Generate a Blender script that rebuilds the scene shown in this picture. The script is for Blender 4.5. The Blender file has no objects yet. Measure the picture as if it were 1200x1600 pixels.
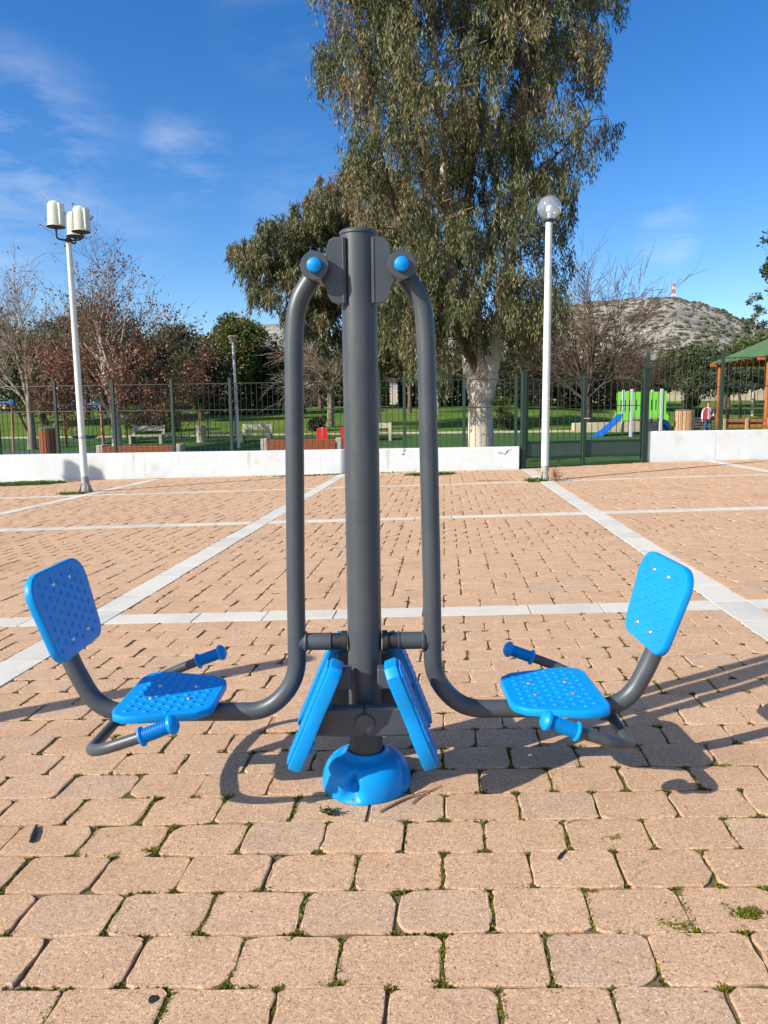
import bpy, math, random
import numpy as np
from math import sin, cos, pi, radians, atan2, sqrt
from mathutils import Vector, Matrix
random.seed(7); rng = np.random.default_rng(7)
C = bpy.data.collections.new("place"); bpy.context.scene.collection.children.link(C)
scene = bpy.context.scene
# ---------------------------------------------------------------- camera
CAM_H = 1.1
RC = np.array([[0.999934519, -0.0114436950, 0.0],
               [-0.00147517159, -0.128898488, 0.991656696],
               [-0.0113482168, -0.991591762, -0.128906929]])
FPX = 1170.0
cam_d = bpy.data.cameras.new("camera"); cam = bpy.data.objects.new("camera", cam_d); C.objects.link(cam)
cam_d.sensor_fit = 'VERTICAL'; cam_d.sensor_height = 24.0; cam_d.lens = 24.0*FPX/1600.0
cam_d.clip_start = 0.05; cam_d.clip_end = 6000
r3 = Matrix(((RC[0, 0], -RC[0, 1], -RC[0, 2]), (RC[1, 0], -RC[1, 1], -RC[1, 2]), (RC[2, 0], -RC[2, 1], -RC[2, 2])))
cam.matrix_world = Matrix.Translation((0, 0, CAM_H)) @ r3.to_4x4()
scene.camera = cam
# ---------------------------------------------------------------- light
SUN_AZ = radians(180+62)      # compass angle of the sun measured from +Y towards +X
SUN_EL = radians(31.5)
world = bpy.data.worlds.new("World"); scene.world = world; world.use_nodes = True
wn = world.node_tree; wn.nodes.clear()
def wnode(t): return wn.nodes.new(t)
sky = wnode('ShaderNodeTexSky'); sky.sky_type = 'NISHITA'; sky.sun_disc = False
sky.sun_elevation = SUN_EL; sky.sun_rotation = SUN_AZ
sky.air_density = 1.0; sky.dust_density = 0.5; sky.ozone_density = 3.0; sky.altitude = 300
hs = wnode('ShaderNodeHueSaturation'); hs.inputs['Hue'].default_value = 0.508; hs.inputs['Saturation'].default_value = 1.34; hs.inputs['Value'].default_value = 1.0
wn.links.new(sky.outputs[0], hs.inputs['Color'])
bg = wnode('ShaderNodeBackground'); bg.inputs['Strength'].default_value = 0.120
out = wnode('ShaderNodeOutputWorld')
tc = wnode('ShaderNodeTexCoord')
def dirpx(px, py):
    d = RC @ np.array([px-600.0, py-800.0, FPX]); return d/np.linalg.norm(d)
def math_n(op, a, b=None, clamp=False):
    n = wnode('ShaderNodeMath'); n.operation = op; n.use_clamp = clamp
    for i, v in enumerate((a, b)):
        if v is None: continue
        if isinstance(v, (int, float)): n.inputs[i].default_value = v
        else: wn.links.new(v, n.inputs[i])
    return n.outputs[0]
mask = None
# thin cirrus streaks: (px, py, angular radius in degrees, strength)
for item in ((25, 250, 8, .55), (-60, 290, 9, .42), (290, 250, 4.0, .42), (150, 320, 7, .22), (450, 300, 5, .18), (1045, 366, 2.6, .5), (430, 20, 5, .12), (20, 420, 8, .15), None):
    if item is None:                                       # unseen cirrus veil added on the sun side to brighten the shadow fill
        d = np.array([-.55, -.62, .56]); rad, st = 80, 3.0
    else: px, py, rad, st = item; d = dirpx(px, py)
    vm = wnode('ShaderNodeVectorMath'); vm.operation = 'DOT_PRODUCT'
    wn.links.new(tc.outputs['Generated'], vm.inputs[0]); vm.inputs[1].default_value = tuple(d)
    mr = wnode('ShaderNodeMapRange'); mr.interpolation_type = 'SMOOTHSTEP'
    wn.links.new(vm.outputs['Value'], mr.inputs[0])
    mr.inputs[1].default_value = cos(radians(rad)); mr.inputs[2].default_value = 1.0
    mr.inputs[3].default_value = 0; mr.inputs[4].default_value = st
    mask = mr.outputs[0] if mask is None else math_n('MAXIMUM', mask, mr.outputs[0])
mp = wnode('ShaderNodeMapping'); wn.links.new(tc.outputs['Generated'], mp.inputs[0])
mp.inputs['Rotation'].default_value = (0.3, 0.5, 0.2); mp.inputs['Scale'].default_value = (5, 6, 17)
nz = wnode('ShaderNodeTexNoise'); nz.inputs['Scale'].default_value = 1.3; nz.inputs['Detail'].default_value = 9
nz.inputs['Roughness'].default_value = 0.62; nz.inputs['Distortion'].default_value = 0.35
wn.links.new(mp.outputs[0], nz.inputs['Vector'])
rm = wnode('ShaderNodeMapRange'); wn.links.new(nz.outputs['Fac'], rm.inputs[0])
rm.inputs[1].default_value = 0.40; rm.inputs[2].default_value = 0.95
cl = math_n('MULTIPLY', rm.outputs[0], mask, True)
mx = wnode('ShaderNodeMix'); mx.data_type = 'RGBA'
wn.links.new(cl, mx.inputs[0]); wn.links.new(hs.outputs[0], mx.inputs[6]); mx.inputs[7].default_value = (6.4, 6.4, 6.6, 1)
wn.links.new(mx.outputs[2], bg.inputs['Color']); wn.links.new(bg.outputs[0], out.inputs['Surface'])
sd = bpy.data.lights.new("sun", 'SUN'); sd.energy = 4.9; sd.angle = radians(0.5); sd.color = (1.0, 0.91, 0.77)
sun = bpy.data.objects.new("sun", sd); C.objects.link(sun)
SUN_DIR = Vector((sin(SUN_AZ)*cos(SUN_EL), cos(SUN_AZ)*cos(SUN_EL), sin(SUN_EL)))
sun.rotation_euler = (SUN_DIR).to_track_quat('Z', 'Y').to_euler(); sun.location = SUN_DIR*30
scene.view_settings.view_transform = 'Standard'; scene.view_settings.look = 'None'
scene.view_settings.gamma = 1; scene.view_settings.exposure = 0.64
scene.cycles.max_bounces = 6; scene.cycles.transparent_max_bounces = 8

# ---------------------------------------------------------------- placing
KX, KY = 0.02306, -0.0037
def yw(x): return 14.7+(2.71-x)*0.1359                    # front face of the white wall
def gz(x, y):                                             # ground height
    p = KX*x+KY*y
    t = min(max((y-17.0)/5.0, 0), 1); t = t*t*(3-2*t)
    z = p*(1-t)
    q = min(max((x-11.0)/2.5, 0), 1); ys_ = 29.0+9.0*q*q*(3-2*q)
    if y > ys_:
        u = (y-ys_)/(60.0-ys_)
        z = 0.36*(1-q)+(1.55+.36*q)*min(u, 1)**0.9 + (min(y, 70)-60)*0.004*(u > 1)
    return z
def at(px, py, Y):                                        # the point a photo pixel shows at depth Y
    d = RC @ np.array([px-600.0, py-800.0, FPX]); t = Y/d[1]
    return Vector((d[0]*t, Y, CAM_H+d[2]*t))
def gp(px, py, z=0.0):                                    # the point a photo pixel shows on the plaza
    d = RC @ np.array([px-600.0, py-800.0, FPX])
    t = (CAM_H-z)/(KX*d[0]+KY*d[1]-d[2])
    return Vector((d[0]*t, d[1]*t, CAM_H+d[2]*t))
def onwall(px, off=0.0):                                  # x, y where a pixel column meets the wall line
    d = RC @ np.array([px-600.0, -150.0, FPX])
    k = d[0]/d[1]
    y = (14.7+off+2.71*0.1359)/(1+0.1359*k)
    return k*y, y

# ---------------------------------------------------------------- materials
MATS = {}
def mat(name, col, rough=0.6, metal=0.0, spec=0.5, noise=None, bump=None, **kw):
    """noise = (scale, col2, lo, hi[, detail]) ; bump = (scale, strength, distance)"""
    m = bpy.data.materials.new(name); m.use_nodes = True; nt = m.node_tree
    b = nt.nodes['Principled BSDF']
    b.inputs['Base Color'].default_value = (*col, 1); b.inputs['Roughness'].default_value = rough
    b.inputs['Metallic'].default_value = metal; b.inputs['Specular IOR Level'].default_value = spec
    t = nt.nodes.new('ShaderNodeTexCoord')
    cur = None
    if noise:
        for nn in (noise if isinstance(noise, list) else [noise]):
            sc, c2, lo, hi = nn[:4]
            n = nt.nodes.new('ShaderNodeTexNoise'); n.inputs['Scale'].default_value = sc
            n.inputs['Detail'].default_value = nn[4] if len(nn) > 4 else 5
            n.inputs['Roughness'].default_value = 0.6
            nt.links.new(t.outputs['Object'], n.inputs['Vector'])
            r = nt.nodes.new('ShaderNodeMapRange'); r.inputs[1].default_value = lo; r.inputs[2].default_value = hi
            nt.links.new(n.outputs['Fac'], r.inputs[0])
            x = nt.nodes.new('ShaderNodeMix'); x.data_type = 'RGBA'
            nt.links.new(r.outputs[0], x.inputs[0])
            if cur is None: x.inputs[6].default_value = (*col, 1)
            else: nt.links.new(cur, x.inputs[6])
            x.inputs[7].default_value = (*c2, 1); cur = x.outputs[2]
    if 'streak' in kw:                                     # runs and scuffs: (scale xyz, colour, lo, hi)
        for sc3, c2, lo, hi in kw['streak']:
            mp_ = nt.nodes.new('ShaderNodeMapping'); mp_.inputs['Scale'].default_value = sc3; nt.links.new(t.outputs['Object'], mp_.inputs[0])
            n = nt.nodes.new('ShaderNodeTexNoise'); n.inputs['Scale'].default_value = 1; n.inputs['Detail'].default_value = 8; n.inputs['Roughness'].default_value = .65
            nt.links.new(mp_.outputs[0], n.inputs['Vector']); r = nt.nodes.new('ShaderNodeMapRange'); r.inputs[1].default_value = lo; r.inputs[2].default_value = hi; nt.links.new(n.outputs['Fac'], r.inputs[0])
            x = nt.nodes.new('ShaderNodeMix'); x.data_type = 'RGBA'; nt.links.new(r.outputs[0], x.inputs[0]); x.inputs[6].default_value = (*col, 1); x.inputs[7].default_value = (*c2, 1)
            if cur is not None: nt.links.new(cur, x.inputs[6])
            cur = x.outputs[2]
    if 'grain' in kw:                                      # aggregate grains in cast concrete
        vo = nt.nodes.new('ShaderNodeTexVoronoi'); vo.inputs['Scale'].default_value = kw['grain']; nt.links.new(t.outputs['Object'], vo.inputs['Vector'])
        bw = nt.nodes.new('ShaderNodeSeparateColor'); nt.links.new(vo.outputs['Color'], bw.inputs[0])
        gr = nt.nodes.new('ShaderNodeValToRGB'); gr.color_ramp.interpolation = 'CONSTANT'; ge = gr.color_ramp.elements
        ge[0].position = 0; ge[0].color = (.62, .59, .57, 1); ge[1].position = .09; ge[1].color = (.88, .87, .86, 1)
        for p_, c_ in ((.30, (1, 1, 1, 1)), (.72, (1.12, 1.12, 1.10, 1)), (.92, (1.28, 1.28, 1.26, 1)), (.98, (1.6, 1.6, 1.57, 1))):
            e = ge.new(p_); e.color = c_
        nt.links.new(bw.outputs[0], gr.inputs[0])
        x = nt.nodes.new('ShaderNodeMix'); x.data_type = 'RGBA'; x.blend_type = 'MULTIPLY'; x.inputs[0].default_value = 1
        x.inputs[6].default_value = (*col, 1)
        if cur is not None: nt.links.new(cur, x.inputs[6])
        nt.links.new(gr.outputs[0], x.inputs[7]); cur = x.outputs[2]
    if 'tone' in kw:                                       # per-face tone picks from a ramp of real leaf / stone colours
        a = nt.nodes.new('ShaderNodeAttribute'); a.attribute_name = 'tone'
        cr = nt.nodes.new('ShaderNodeValToRGB'); el = cr.color_ramp.elements
        st = kw['tone']
        el[0].position = st[0][0]; el[0].color = (*st[0][1], 1)
        el[1].position = st[-1][0]; el[1].color = (*st[-1][1], 1)
        for p, c in st[1:-1]:
            e = el.new(p); e.color = (*c, 1)
        nt.links.new(a.outputs['Fac'], cr.inputs[0])
        if cur is None: cur = cr.outputs[0]
        else:
            x = nt.nodes.new('ShaderNodeMix'); x.data_type = 'RGBA'; x.blend_type = 'MULTIPLY'; x.inputs[0].default_value = 1
            nt.links.new(cr.outputs[0], x.inputs[6]); nt.links.new(cur, x.inputs[7]); cur = x.outputs[2]
    if cur is not None: nt.links.new(cur, b.inputs['Base Color'])
    if bump:
        prev = None
        for bb in (bump if isinstance(bump, list) else [bump]):
            n = nt.nodes.new('ShaderNodeTexNoise'); n.inputs['Scale'].default_value = bb[0]; n.inputs['Detail'].default_value = 4
            nt.links.new(t.outputs['Object'], n.inputs['Vector'])
            k = nt.nodes.new('ShaderNodeBump'); k.inputs['Strength'].default_value = bb[1]; k.inputs['Distance'].default_value = bb[2]
            nt.links.new(n.outputs['Fac'], k.inputs['Height'])
            if prev is not None: nt.links.new(prev, k.inputs['Normal'])
            prev = k.outputs[0]
        nt.links.new(prev, b.inputs['Normal'])
    if 'trans' in kw:
        b.inputs['Transmission Weight'].default_value = kw['trans']; b.inputs['IOR'].default_value = kw.get('ior', 1.45)
    if 'leaf' in kw:                                       # thin leaves let some light through
        tr = nt.nodes.new('ShaderNodeBsdfTranslucent'); ms = nt.nodes.new('ShaderNodeMixShader')
        ms.inputs[0].default_value = kw['leaf']
        o = nt.nodes['Material Output']
        if cur is not None: nt.links.new(cur, tr.inputs['Color'])
        else: tr.inputs['Color'].default_value = (*col, 1)
        nt.links.new(b.outputs[0], ms.inputs[1]); nt.links.new(tr.outputs[0], ms.inputs[2]); nt.links.new(ms.outputs[0], o.inputs['Surface'])
    MATS[name] = m; return m

GREY = mat('satin_grey_paint', (.044, .055, .068), .42, 0, .5, noise=[(9, (.060, .073, .085), .35, .75), (45, (.10, .10, .095), .66, .82, 8)], bump=(420, .09, .002), streak=[((60, 60, 9), (.16, .165, .165), .665, .76), ((14, 14, 5), (.075, .08, .082), .55, .75)])
BLUE = mat('blue_plastic', (.0, .235, .64), .40, 0, .28, noise=[(6, (.0, .262, .67), .4, .7), (34, (.02, .25, .58), .60, .78, 8)], bump=(500, .06, .001), streak=[((22, 22, 22), (.02, .20, .50), .60, .80), ((90, 30, 90), (.10, .36, .66), .69, .78)])
BLUED = mat('blue_rubber', (.004, .12, .55), .5)
STEEL = mat('bolt_steel', (.62, .62, .6), .28, .9)
BLACK = mat('black_rubber', (.018, .018, .02), .55)
WHITEWALL = mat('white_render', (.52, .565, .60), .85, 0, .2, noise=[(2.2, (.47, .51, .54), .5, .85), (1.1, (.43, .44, .42), .60, .72, 9), (38, (.42, .41, .38), .64, .78)], bump=[(60, .25, .01), (4, .3, .03)], streak=[((7, 7, .7), (.34, .355, .35), .60, .76), ((2.2, 2.2, 2.2), (.50, .50, .47), .62, .68)])
MARBLE = mat('white_marble_band', (.55, .53, .475), .55, 0, .4, noise=[(3.2, (.46, .455, .43), .5, .72, 8), (55, (.38, .35, .31), .62, .78)], bump=(90, .3, .004), tone=[(0, (.95, .95, .95)), (.5, (1.04, 1.04, 1.02)), (1, (1.12, 1.11, 1.07))])
PAVER = mat('tan_concrete_paver', (1, 1, 1), .92, 0, .15,
            tone=[(0, (.525, .350, .225)), (.35, (.565, .382, .250)), (.65, (.54, .357, .230)), (.9, (.545, .375, .252)), (1, (.50, .355, .250))],
            grain=300, noise=[(120, (.80, .78, .76), .48, .66, 3), (9, (.86, .84, .84), .42, .72, 6), (1.4, (.80, .78, .77), .54, .70, 8)],
            bump=[(520, .9, .003), (60, .35, .004)])
SOIL = mat('joint_soil', (.15, .11, .07), .95, 0, .1, noise=[(34, (.10, .115, .025), .45, .62), (160, (.16, .13, .10), .6, .75)], bump=(150, .8, .006))
MOSS = mat('moss_leaf', (.1, .13, .02), .85, 0, .1, tone=[(0, (.05, .06, .018)), (.5, (.12, .13, .02)), (1, (.24, .23, .03))], leaf=.25)
GRASSW = mat('weed_leaf', (.1, .16, .03), .7, 0, .2, tone=[(0, (.04, .085, .02)), (.6, (.09, .17, .03)), (1, (.2, .24, .06))], leaf=.3)
TURF = mat('green_turf', (.045, .10, .03), .95, 0, .1, noise=[(3, (.06, .13, .035), .4, .65), (90, (.025, .06, .02), .5, .7)], bump=(200, .6, .01))
RUBG = mat('green_rubber_floor', (.05, .13, .095), .9, 0, .1, noise=(4, (.04, .11, .09), .4, .7), bump=(200, .3, .004))
RUBB = mat('blue_grey_rubber_floor', (.07, .10, .13), .9, 0, .1, noise=(4, (.06, .085, .11), .4, .7))
RUBR = mat('red_rubber_floor', (.36, .12, .10), .9, 0, .1, noise=(4, (.31, .10, .085), .4, .7))
LAWN = mat('lawn_grass', (.085, .17, .022), .95, 0, .1, noise=[(.35, (.15, .20, .032), .42, .60), (1.1, (.055, .11, .018), .52, .68, 6), (.8, (.20, .18, .075), .62, .74, 7), (4, (.06, .13, .02), .5, .7), (40, (.15, .17, .05), .55, .75)], bump=[(14, .8, .06), (60, .7, .03)])
DIRT = mat('dry_ground', (.20, .16, .11), .95, 0, .1, noise=[(.3, (.10, .12, .05), .45, .6), (5, (.14, .11, .08), .45, .65)])
FGREEN = mat('dark_green_metal', (.012, .035, .026), .45, 0, .5, noise=(14, (.022, .045, .035), .5, .8))
FGREY = mat('bar_green_metal', (.018, .030, .026), .45, 0, .4)
PANELG = mat('green_sheet_metal', (.030, .062, .052), .5, 0, .4, noise=(3, (.04, .075, .062), .45, .7))
STONE = mat('cream_stone_blocks', (.50, .43, .31), .9, 0, .2, noise=[(1.6, (.38, .32, .23), .45, .65), (16, (.60, .54, .42), .55, .75)], bump=(20, .6, .03))
CONC = mat('pale_concrete', (.42, .39, .33), .9, 0, .2, noise=[(9, (.30, .28, .23), .45, .7)], bump=(50, .4, .006))
WOODR = mat('red_brown_wood', (.27, .085, .035), .6, 0, .3, noise=(12, (.18, .055, .025), .4, .7))
WOODO = mat('orange_pine_wood', (.46, .15, .045), .6, 0, .3, noise=(7, (.34, .10, .03), .4, .7))
WOODP = mat('pale_wood', (.50, .30, .17), .7, 0, .3, noise=(9, (.40, .22, .11), .4, .7))
WOODG = mat('grey_brown_wood', (.22, .18, .15), .8, 0, .2, noise=(9, (.30, .25, .2), .4, .7))
LINER = mat('green_liner', (.02, .20, .13), .45)
ROOFG = mat('green_shingles', (.07, .14, .06), .85, 0, .2, noise=[(5, (.06, .13, .06), .45, .65), (30, (.14, .22, .12), .55, .75)])
POSTW = mat('white_post_paint', (.60, .64, .62), .5, 0, .4, noise=[(5, (.50, .54, .52), .45, .7), (30, (.30, .28, .24), .68, .8)])
RUST = mat('weathered_base_metal', (.34, .34, .33), .75, .1, .3, noise=[(14, (.18, .10, .06), .5, .66), (40, (.12, .12, .12), .6, .75)], bump=(60, .4, .01))
SHADE = mat('frosted_yellowed_plastic', (.80, .82, .72), .28, 0, .5, noise=(7, (.62, .64, .44), .45, .8), leaf=.35)
SHADEB = mat('clear_rim_plastic', (.70, .76, .72), .2, 0, .5, leaf=.3)
BULB = mat('white_bulb', (.88, .88, .85), .3)
SLIDEB = mat('bright_blue_slide', (.01, .16, .62), .35)
PLAYG = mat('lime_green_plastic', (.20, .62, .06), .4)
GALV = mat('galvanised_post', (.45, .50, .56), .4, .2)
REDP = mat('red_painted_board', (.55, .015, .015), .45)
SWB = mat('blue_swing_metal', (.02, .10, .30), .45)
SWR = mat('dark_red_swing_leg', (.22, .04, .04), .5)
BARKE = mat('pale_eucalyptus_bark', (.47, .42, .35), .85, 0, .2, noise=[(1.7, (.36, .27, .20), .50, .62, 7), (6, (.58, .53, .46), .5, .7), (9, (.22, .17, .13), .66, .76)], bump=(14, .6, .03))
BARKD = mat('dark_bark', (.085, .06, .045), .95, 0, .1, noise=(6, (.14, .10, .08), .4, .7), bump=(12, .6, .03))
BARKB = mat('brown_twig_bark', (.13, .085, .06), .95, 0, .1, noise=(5, (.2, .14, .1), .4, .7))
BARKP = mat('pale_plane_bark', (.50, .45, .38), .9, 0, .1, noise=(4, (.30, .25, .2), .45, .65), bump=(14, .4, .02))
BARKG = mat('grey_twig_bark', (.24, .20, .16), .95, 0, .1, noise=(5, (.32, .26, .2), .4, .7))
LEAFE = mat('eucalyptus_leaf', (.1, .1, .03), .5, 0, .4, leaf=.22,
            tone=[(0, (.045, .062, .024)), (.35, (.10, .115, .042)), (.62, (.155, .158, .06)), (.8, (.14, .11, .05)), (.92, (.17, .08, .042)), (1, (.19, .185, .10))])
LEAFD = mat('dark_evergreen_leaf', (.03, .05, .015), .5, 0, .4, leaf=.15,
            tone=[(0, (.016, .032, .012)), (.5, (.032, .052, .016)), (.85, (.055, .07, .02)), (1, (.09, .095, .03))])
LEAFM = mat('mid_green_leaf', (.08, .12, .02), .55, 0, .3, leaf=.2,
            tone=[(0, (.035, .06, .016)), (.5, (.075, .11, .024)), (.85, (.13, .15, .03)), (1, (.30, .22, .03))])
LEAFO = mat('olive_pine_leaf', (.07, .09, .03), .6, 0, .3, leaf=.15,
            tone=[(0, (.035, .05, .025)), (.5, (.06, .08, .035)), (1, (.12, .13, .06))])
LEAFY = mat('yellow_green_leaf', (.2, .24, .03), .55, 0, .3, leaf=.3, tone=[(0, (.08, .12, .02)), (.5, (.17, .22, .03)), (1, (.33, .33, .05))])
LEAFB = mat('dry_brown_leaf', (.2, .1, .06), .75, 0, .2, leaf=.25,
            tone=[(0, (.10, .045, .032)), (.5, (.20, .095, .06)), (.85, (.30, .15, .09)), (1, (.55, .38, .25))])
ROCK = mat('limestone_hill', (.38, .36, .33), .95, 0, .1, noise=[(.02, (.17, .15, .12), .4, .65, 8), (.12, (.36, .34, .31), .52, .70, 6), (.05, (.11, .105, .08), .52, .70, 8), (.35, (.15, .14, .12), .55, .7, 4)], bump=(.12, .8, 2.5))
SCRUB = mat('hill_scrub', (.06, .07, .04), .95, 0, .1, tone=[(0, (.045, .055, .035)), (1, (.10, .10, .06))])
MASTM = mat('mast_metal', (.62, .60, .60), .5)
MASTR = mat('mast_red', (.5, .07, .05), .5)
SKIN = mat('skin', (.50, .27, .19), .55)
HAIR = mat('dark_brown_hair', (.035, .018, .012), .6)
PINK = mat('pale_pink_knit', (.68, .50, .58), .85)
MAROON = mat('maroon_vest_cloth', (.20, .018, .035), .8)
DENIM = mat('blue_denim', (.035, .075, .15), .85)
TWIG = mat('dry_twig', (.30, .17, .09), .8)
GLASS = mat('clear_globe_glass', (.95, .97, 1), .03, 0, .5)
def _glass():
    nt = GLASS.node_tree; b = nt.nodes['Principled BSDF']; o = nt.nodes['Material Output']
    b = nt.nodes.new('ShaderNodeBsdfGlossy'); b.inputs['Color'].default_value = (.85, .92, 1, 1); b.inputs['Roughness'].default_value = .04
    tr = nt.nodes.new('ShaderNodeBsdfTransparent'); tr.inputs[0].default_value = (.93, .96, .98, 1)
    ms = nt.nodes.new('ShaderNodeMixShader'); lw = nt.nodes.new('ShaderNodeLayerWeight'); lw.inputs[0].default_value = .35
    r = nt.nodes.new('ShaderNodeMapRange'); nt.links.new(lw.outputs['Facing'], r.inputs[0])
    r.inputs[3].default_value = .07; r.inputs[4].default_value = .55
    df = nt.nodes.new('ShaderNodeBsdfDiffuse'); df.inputs[0].default_value = (.8, .86, .9, 1); m2 = nt.nodes.new('ShaderNodeMixShader'); m2.inputs[0].default_value = .16
    nt.links.new(tr.outputs[0], m2.inputs[1]); nt.links.new(df.outputs[0], m2.inputs[2])
    nt.links.new(r.outputs[0], ms.inputs[0]); nt.links.new(m2.outputs[0], ms.inputs[1]); nt.links.new(b.outputs[0], ms.inputs[2])
    nt.links.new(ms.outputs[0], o.inputs['Surface'])
_glass()

# ---------------------------------------------------------------- mesh helpers
class MB:
    def __init__(s): s.v = []; s.f = []; s.sm = []; s.mi = []
    def add(s, vs, fs, smooth=False, mi=0):
        o = len(s.v); s.v += [tuple(p) for p in vs]
        for f in fs: s.f.append(tuple(i+o for i in f)); s.sm.append(smooth); s.mi.append(mi)
        return s
    def box(s, c, d, rz=0, M=None, mi=0, bev=0.0):
        x, y, z = d[0]/2, d[1]/2, d[2]/2
        if bev <= 0:
            vs = [(-x, -y, -z), (x, -y, -z), (x, y, -z), (-x, y, -z), (-x, -y, z), (x, -y, z), (x, y, z), (-x, y, z)]
            fs = [(0, 3, 2, 1), (4, 5, 6, 7), (0, 1, 5, 4), (1, 2, 6, 5), (2, 3, 7, 6), (3, 0, 4, 7)]
        else:
            b = min(bev, x*.9, y*.9, z*.9)
            vs, fs = [], []
            idx = {}
            for sx in (-1, 1):
                for sy in (-1, 1):
                    for sz in (-1, 1):
                        for ax in range(3):
                            p = [sx*x, sy*y, sz*z]
                            for k in range(3):
                                if k != ax: p[k] -= (sx, sy, sz)[k]*b
                            idx[(sx, sy, sz, ax)] = len(vs); vs.append(tuple(p))
            for ax in range(3):
                u, w = [k for k in range(3) if k != ax]
                for sg in (-1, 1):
                    q = []
                    for a, c2 in ((-1, -1), (1, -1), (1, 1), (-1, 1)):
                        k = [0, 0, 0]; k[ax] = sg; k[u] = a; k[w] = c2; q.append(idx[(*k, ax)])
                    fs.append(q)
            for ax in range(3):                       # edges along ax
                u, w = [k for k in range(3) if k != ax]
                for a in (-1, 1):
                    for c2 in (-1, 1):
                        k1 = [0]*3; k1[ax] = -1; k1[u] = a; k1[w] = c2; k2 = k1[:]; k2[ax] = 1
                        fs.append([idx[(*k1, u)], idx[(*k1, w)], idx[(*k2, w)], idx[(*k2, u)]])
            for sx in (-1, 1):
                for sy in (-1, 1):
                    for sz in (-1, 1): fs.append([idx[(sx, sy, sz, a)] for a in range(3)])
        T = Matrix.Translation(c) @ (M.to_4x4() if M is not None else Matrix.Rotation(rz, 4, 'Z'))
        return s.add([T @ Vector(p) for p in vs], fs, False, mi)
    def tube(s, path, r, n=12, caps=True, smooth=True, mi=0):
        P = [Vector(p) for p in path]; m = len(P)
        R = r if isinstance(r, (list, tuple)) else [r]*m
        T = []
        for i in range(m):
            a = P[max(i-1, 0)]; b = P[min(i+1, m-1)]; t = b-a
            T.append(t.normalized() if t.length > 1e-9 else Vector((0, 0, 1)))
        u = T[0].orthogonal().normalized(); vs = []; fs = []
        for i in range(m):
            u = (u-T[i]*u.dot(T[i])); u = u.normalized() if u.length > 1e-6 else T[i].orthogonal().normalized()
            w = T[i].cross(u)
            for k in range(n):
                a = 2*pi*k/n; vs.append(P[i]+(u*cos(a)+w*sin(a))*R[i])
        for i in range(m-1):
            for k in range(n):
                k2 = (k+1) % n; fs.append((i*n+k, i*n+k2, (i+1)*n+k2, (i+1)*n+k))
        s.add(vs, fs, smooth, mi)
        if caps:
            s.add(vs[:n], [tuple(range(n))[::-1]], False, mi); s.add(vs[-n:], [tuple(range(n))], False, mi)
        return s
    def cyl(s, a, b, r0, r1=None, n=16, caps=True, smooth=True, mi=0):
        return s.tube([a, b], [r0, r0 if r1 is None else r1], n, caps, smooth, mi)
    def lathe(s, prof, c=(0, 0, 0), n=32, M=None, mi=0, fn=None, smooth=True, a0=0.0):
        """prof = [(r, z)]; fn(r, z, angle) -> (r, z)"""
        vs = []; fs = []; T = Matrix.Translation(c) @ (M.to_4x4() if M is not None else Matrix.Identity(4))
        for r, z in prof:
            for k in range(n):
                a = a0+2*pi*k/n; rr, zz = (r, z) if fn is None else fn(r, z, a)
                vs.append(T @ Vector((rr*cos(a), rr*sin(a), zz)))
        for i in range(len(prof)-1):
            for k in range(n):
                k2 = (k+1) % n; fs.append((i*n+k, i*n+k2, (i+1)*n+k2, (i+1)*n+k))
        if prof[0][0] > 1e-5: fs.append(tuple(range(n))[::-1])
        if prof[-1][0] > 1e-5: fs.append(tuple((len(prof)-1)*n+k for k in range(n)))
        return s.add(vs, fs, smooth, mi)
    def prism(s, outline, d0, d1, M=None, c=(0, 0, 0), mi=0, bev=0.0):
        """outline in local xy, extruded d0..d1 in local z, with a rounded rim when bev > 0"""
        n = len(outline); T = Matrix.Translation(c) @ (M.to_4x4() if M is not None else Matrix.Identity(4))
        cx = sum(p[0] for p in outline)/n; cy = sum(p[1] for p in outline)/n
        def ring(ins, z):
            o = []
            for x, y in outline:
                l = sqrt((x-cx)**2+(y-cy)**2)+1e-9; k = max(l-ins, 0)/l; o.append(T @ Vector((cx+(x-cx)*k, cy+(y-cy)*k, z)))
            return o
        lay = [(0, d0), (0, d1)] if bev <= 0 else [(bev, d0), (bev*.3, d0+bev*.3), (0, d0+bev), (0, d1-bev), (bev*.3, d1-bev*.3), (bev, d1)]
        vs = []; fs = []
        for ins, z in lay: vs += ring(ins, z)
        for i in range(len(lay)-1):
            for k in range(n):
                k2 = (k+1) % n; fs.append((i*n+k, i*n+k2, (i+1)*n+k2, (i+1)*n+k))
        s.add(vs, fs, bev > 0, mi)
        s.add(vs[:n], [tuple(range(n))[::-1]], False, mi); s.add(vs[-n:], [tuple(range(n))], False, mi)
        return s
    def sphere(s, c, r, n=16, m=10, sc=(1, 1, 1), mi=0, z0=-1.0):
        prof = []
        for i in range(m+1):
            a = -pi/2+pi*i/m
            if sin(a) < z0-1e-6: continue
            prof.append((max(cos(a)*r, 1e-6), sin(a)*r*sc[2]))
        vs = []; 
        return s.lathe([(p[0]*sc[0], p[1]) for p in prof], c, n, mi=mi)
    def build(s, name, m, parent=None, loc=(0, 0, 0), fix=True):
        me = bpy.data.meshes.new(name); me.from_pydata(s.v, [], s.f)
        for x in (m if isinstance(m, (list, tuple)) else [m]): me.materials.append(x)
        me.polygons.foreach_set('use_smooth', s.sm); me.polygons.foreach_set('material_index', s.mi)
        if fix:
            import bmesh
            bm = bmesh.new(); bm.from_mesh(me); bmesh.ops.recalc_face_normals(bm, faces=bm.faces)
            for e in bm.edges:
                if len(e.link_faces) == 2 and e.calc_face_angle(0) > .62: e.smooth = False
            bm.to_mesh(me); bm.free()
        me.update()
        o = bpy.data.objects.new(name, me); C.objects.link(o); o.location = loc
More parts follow.
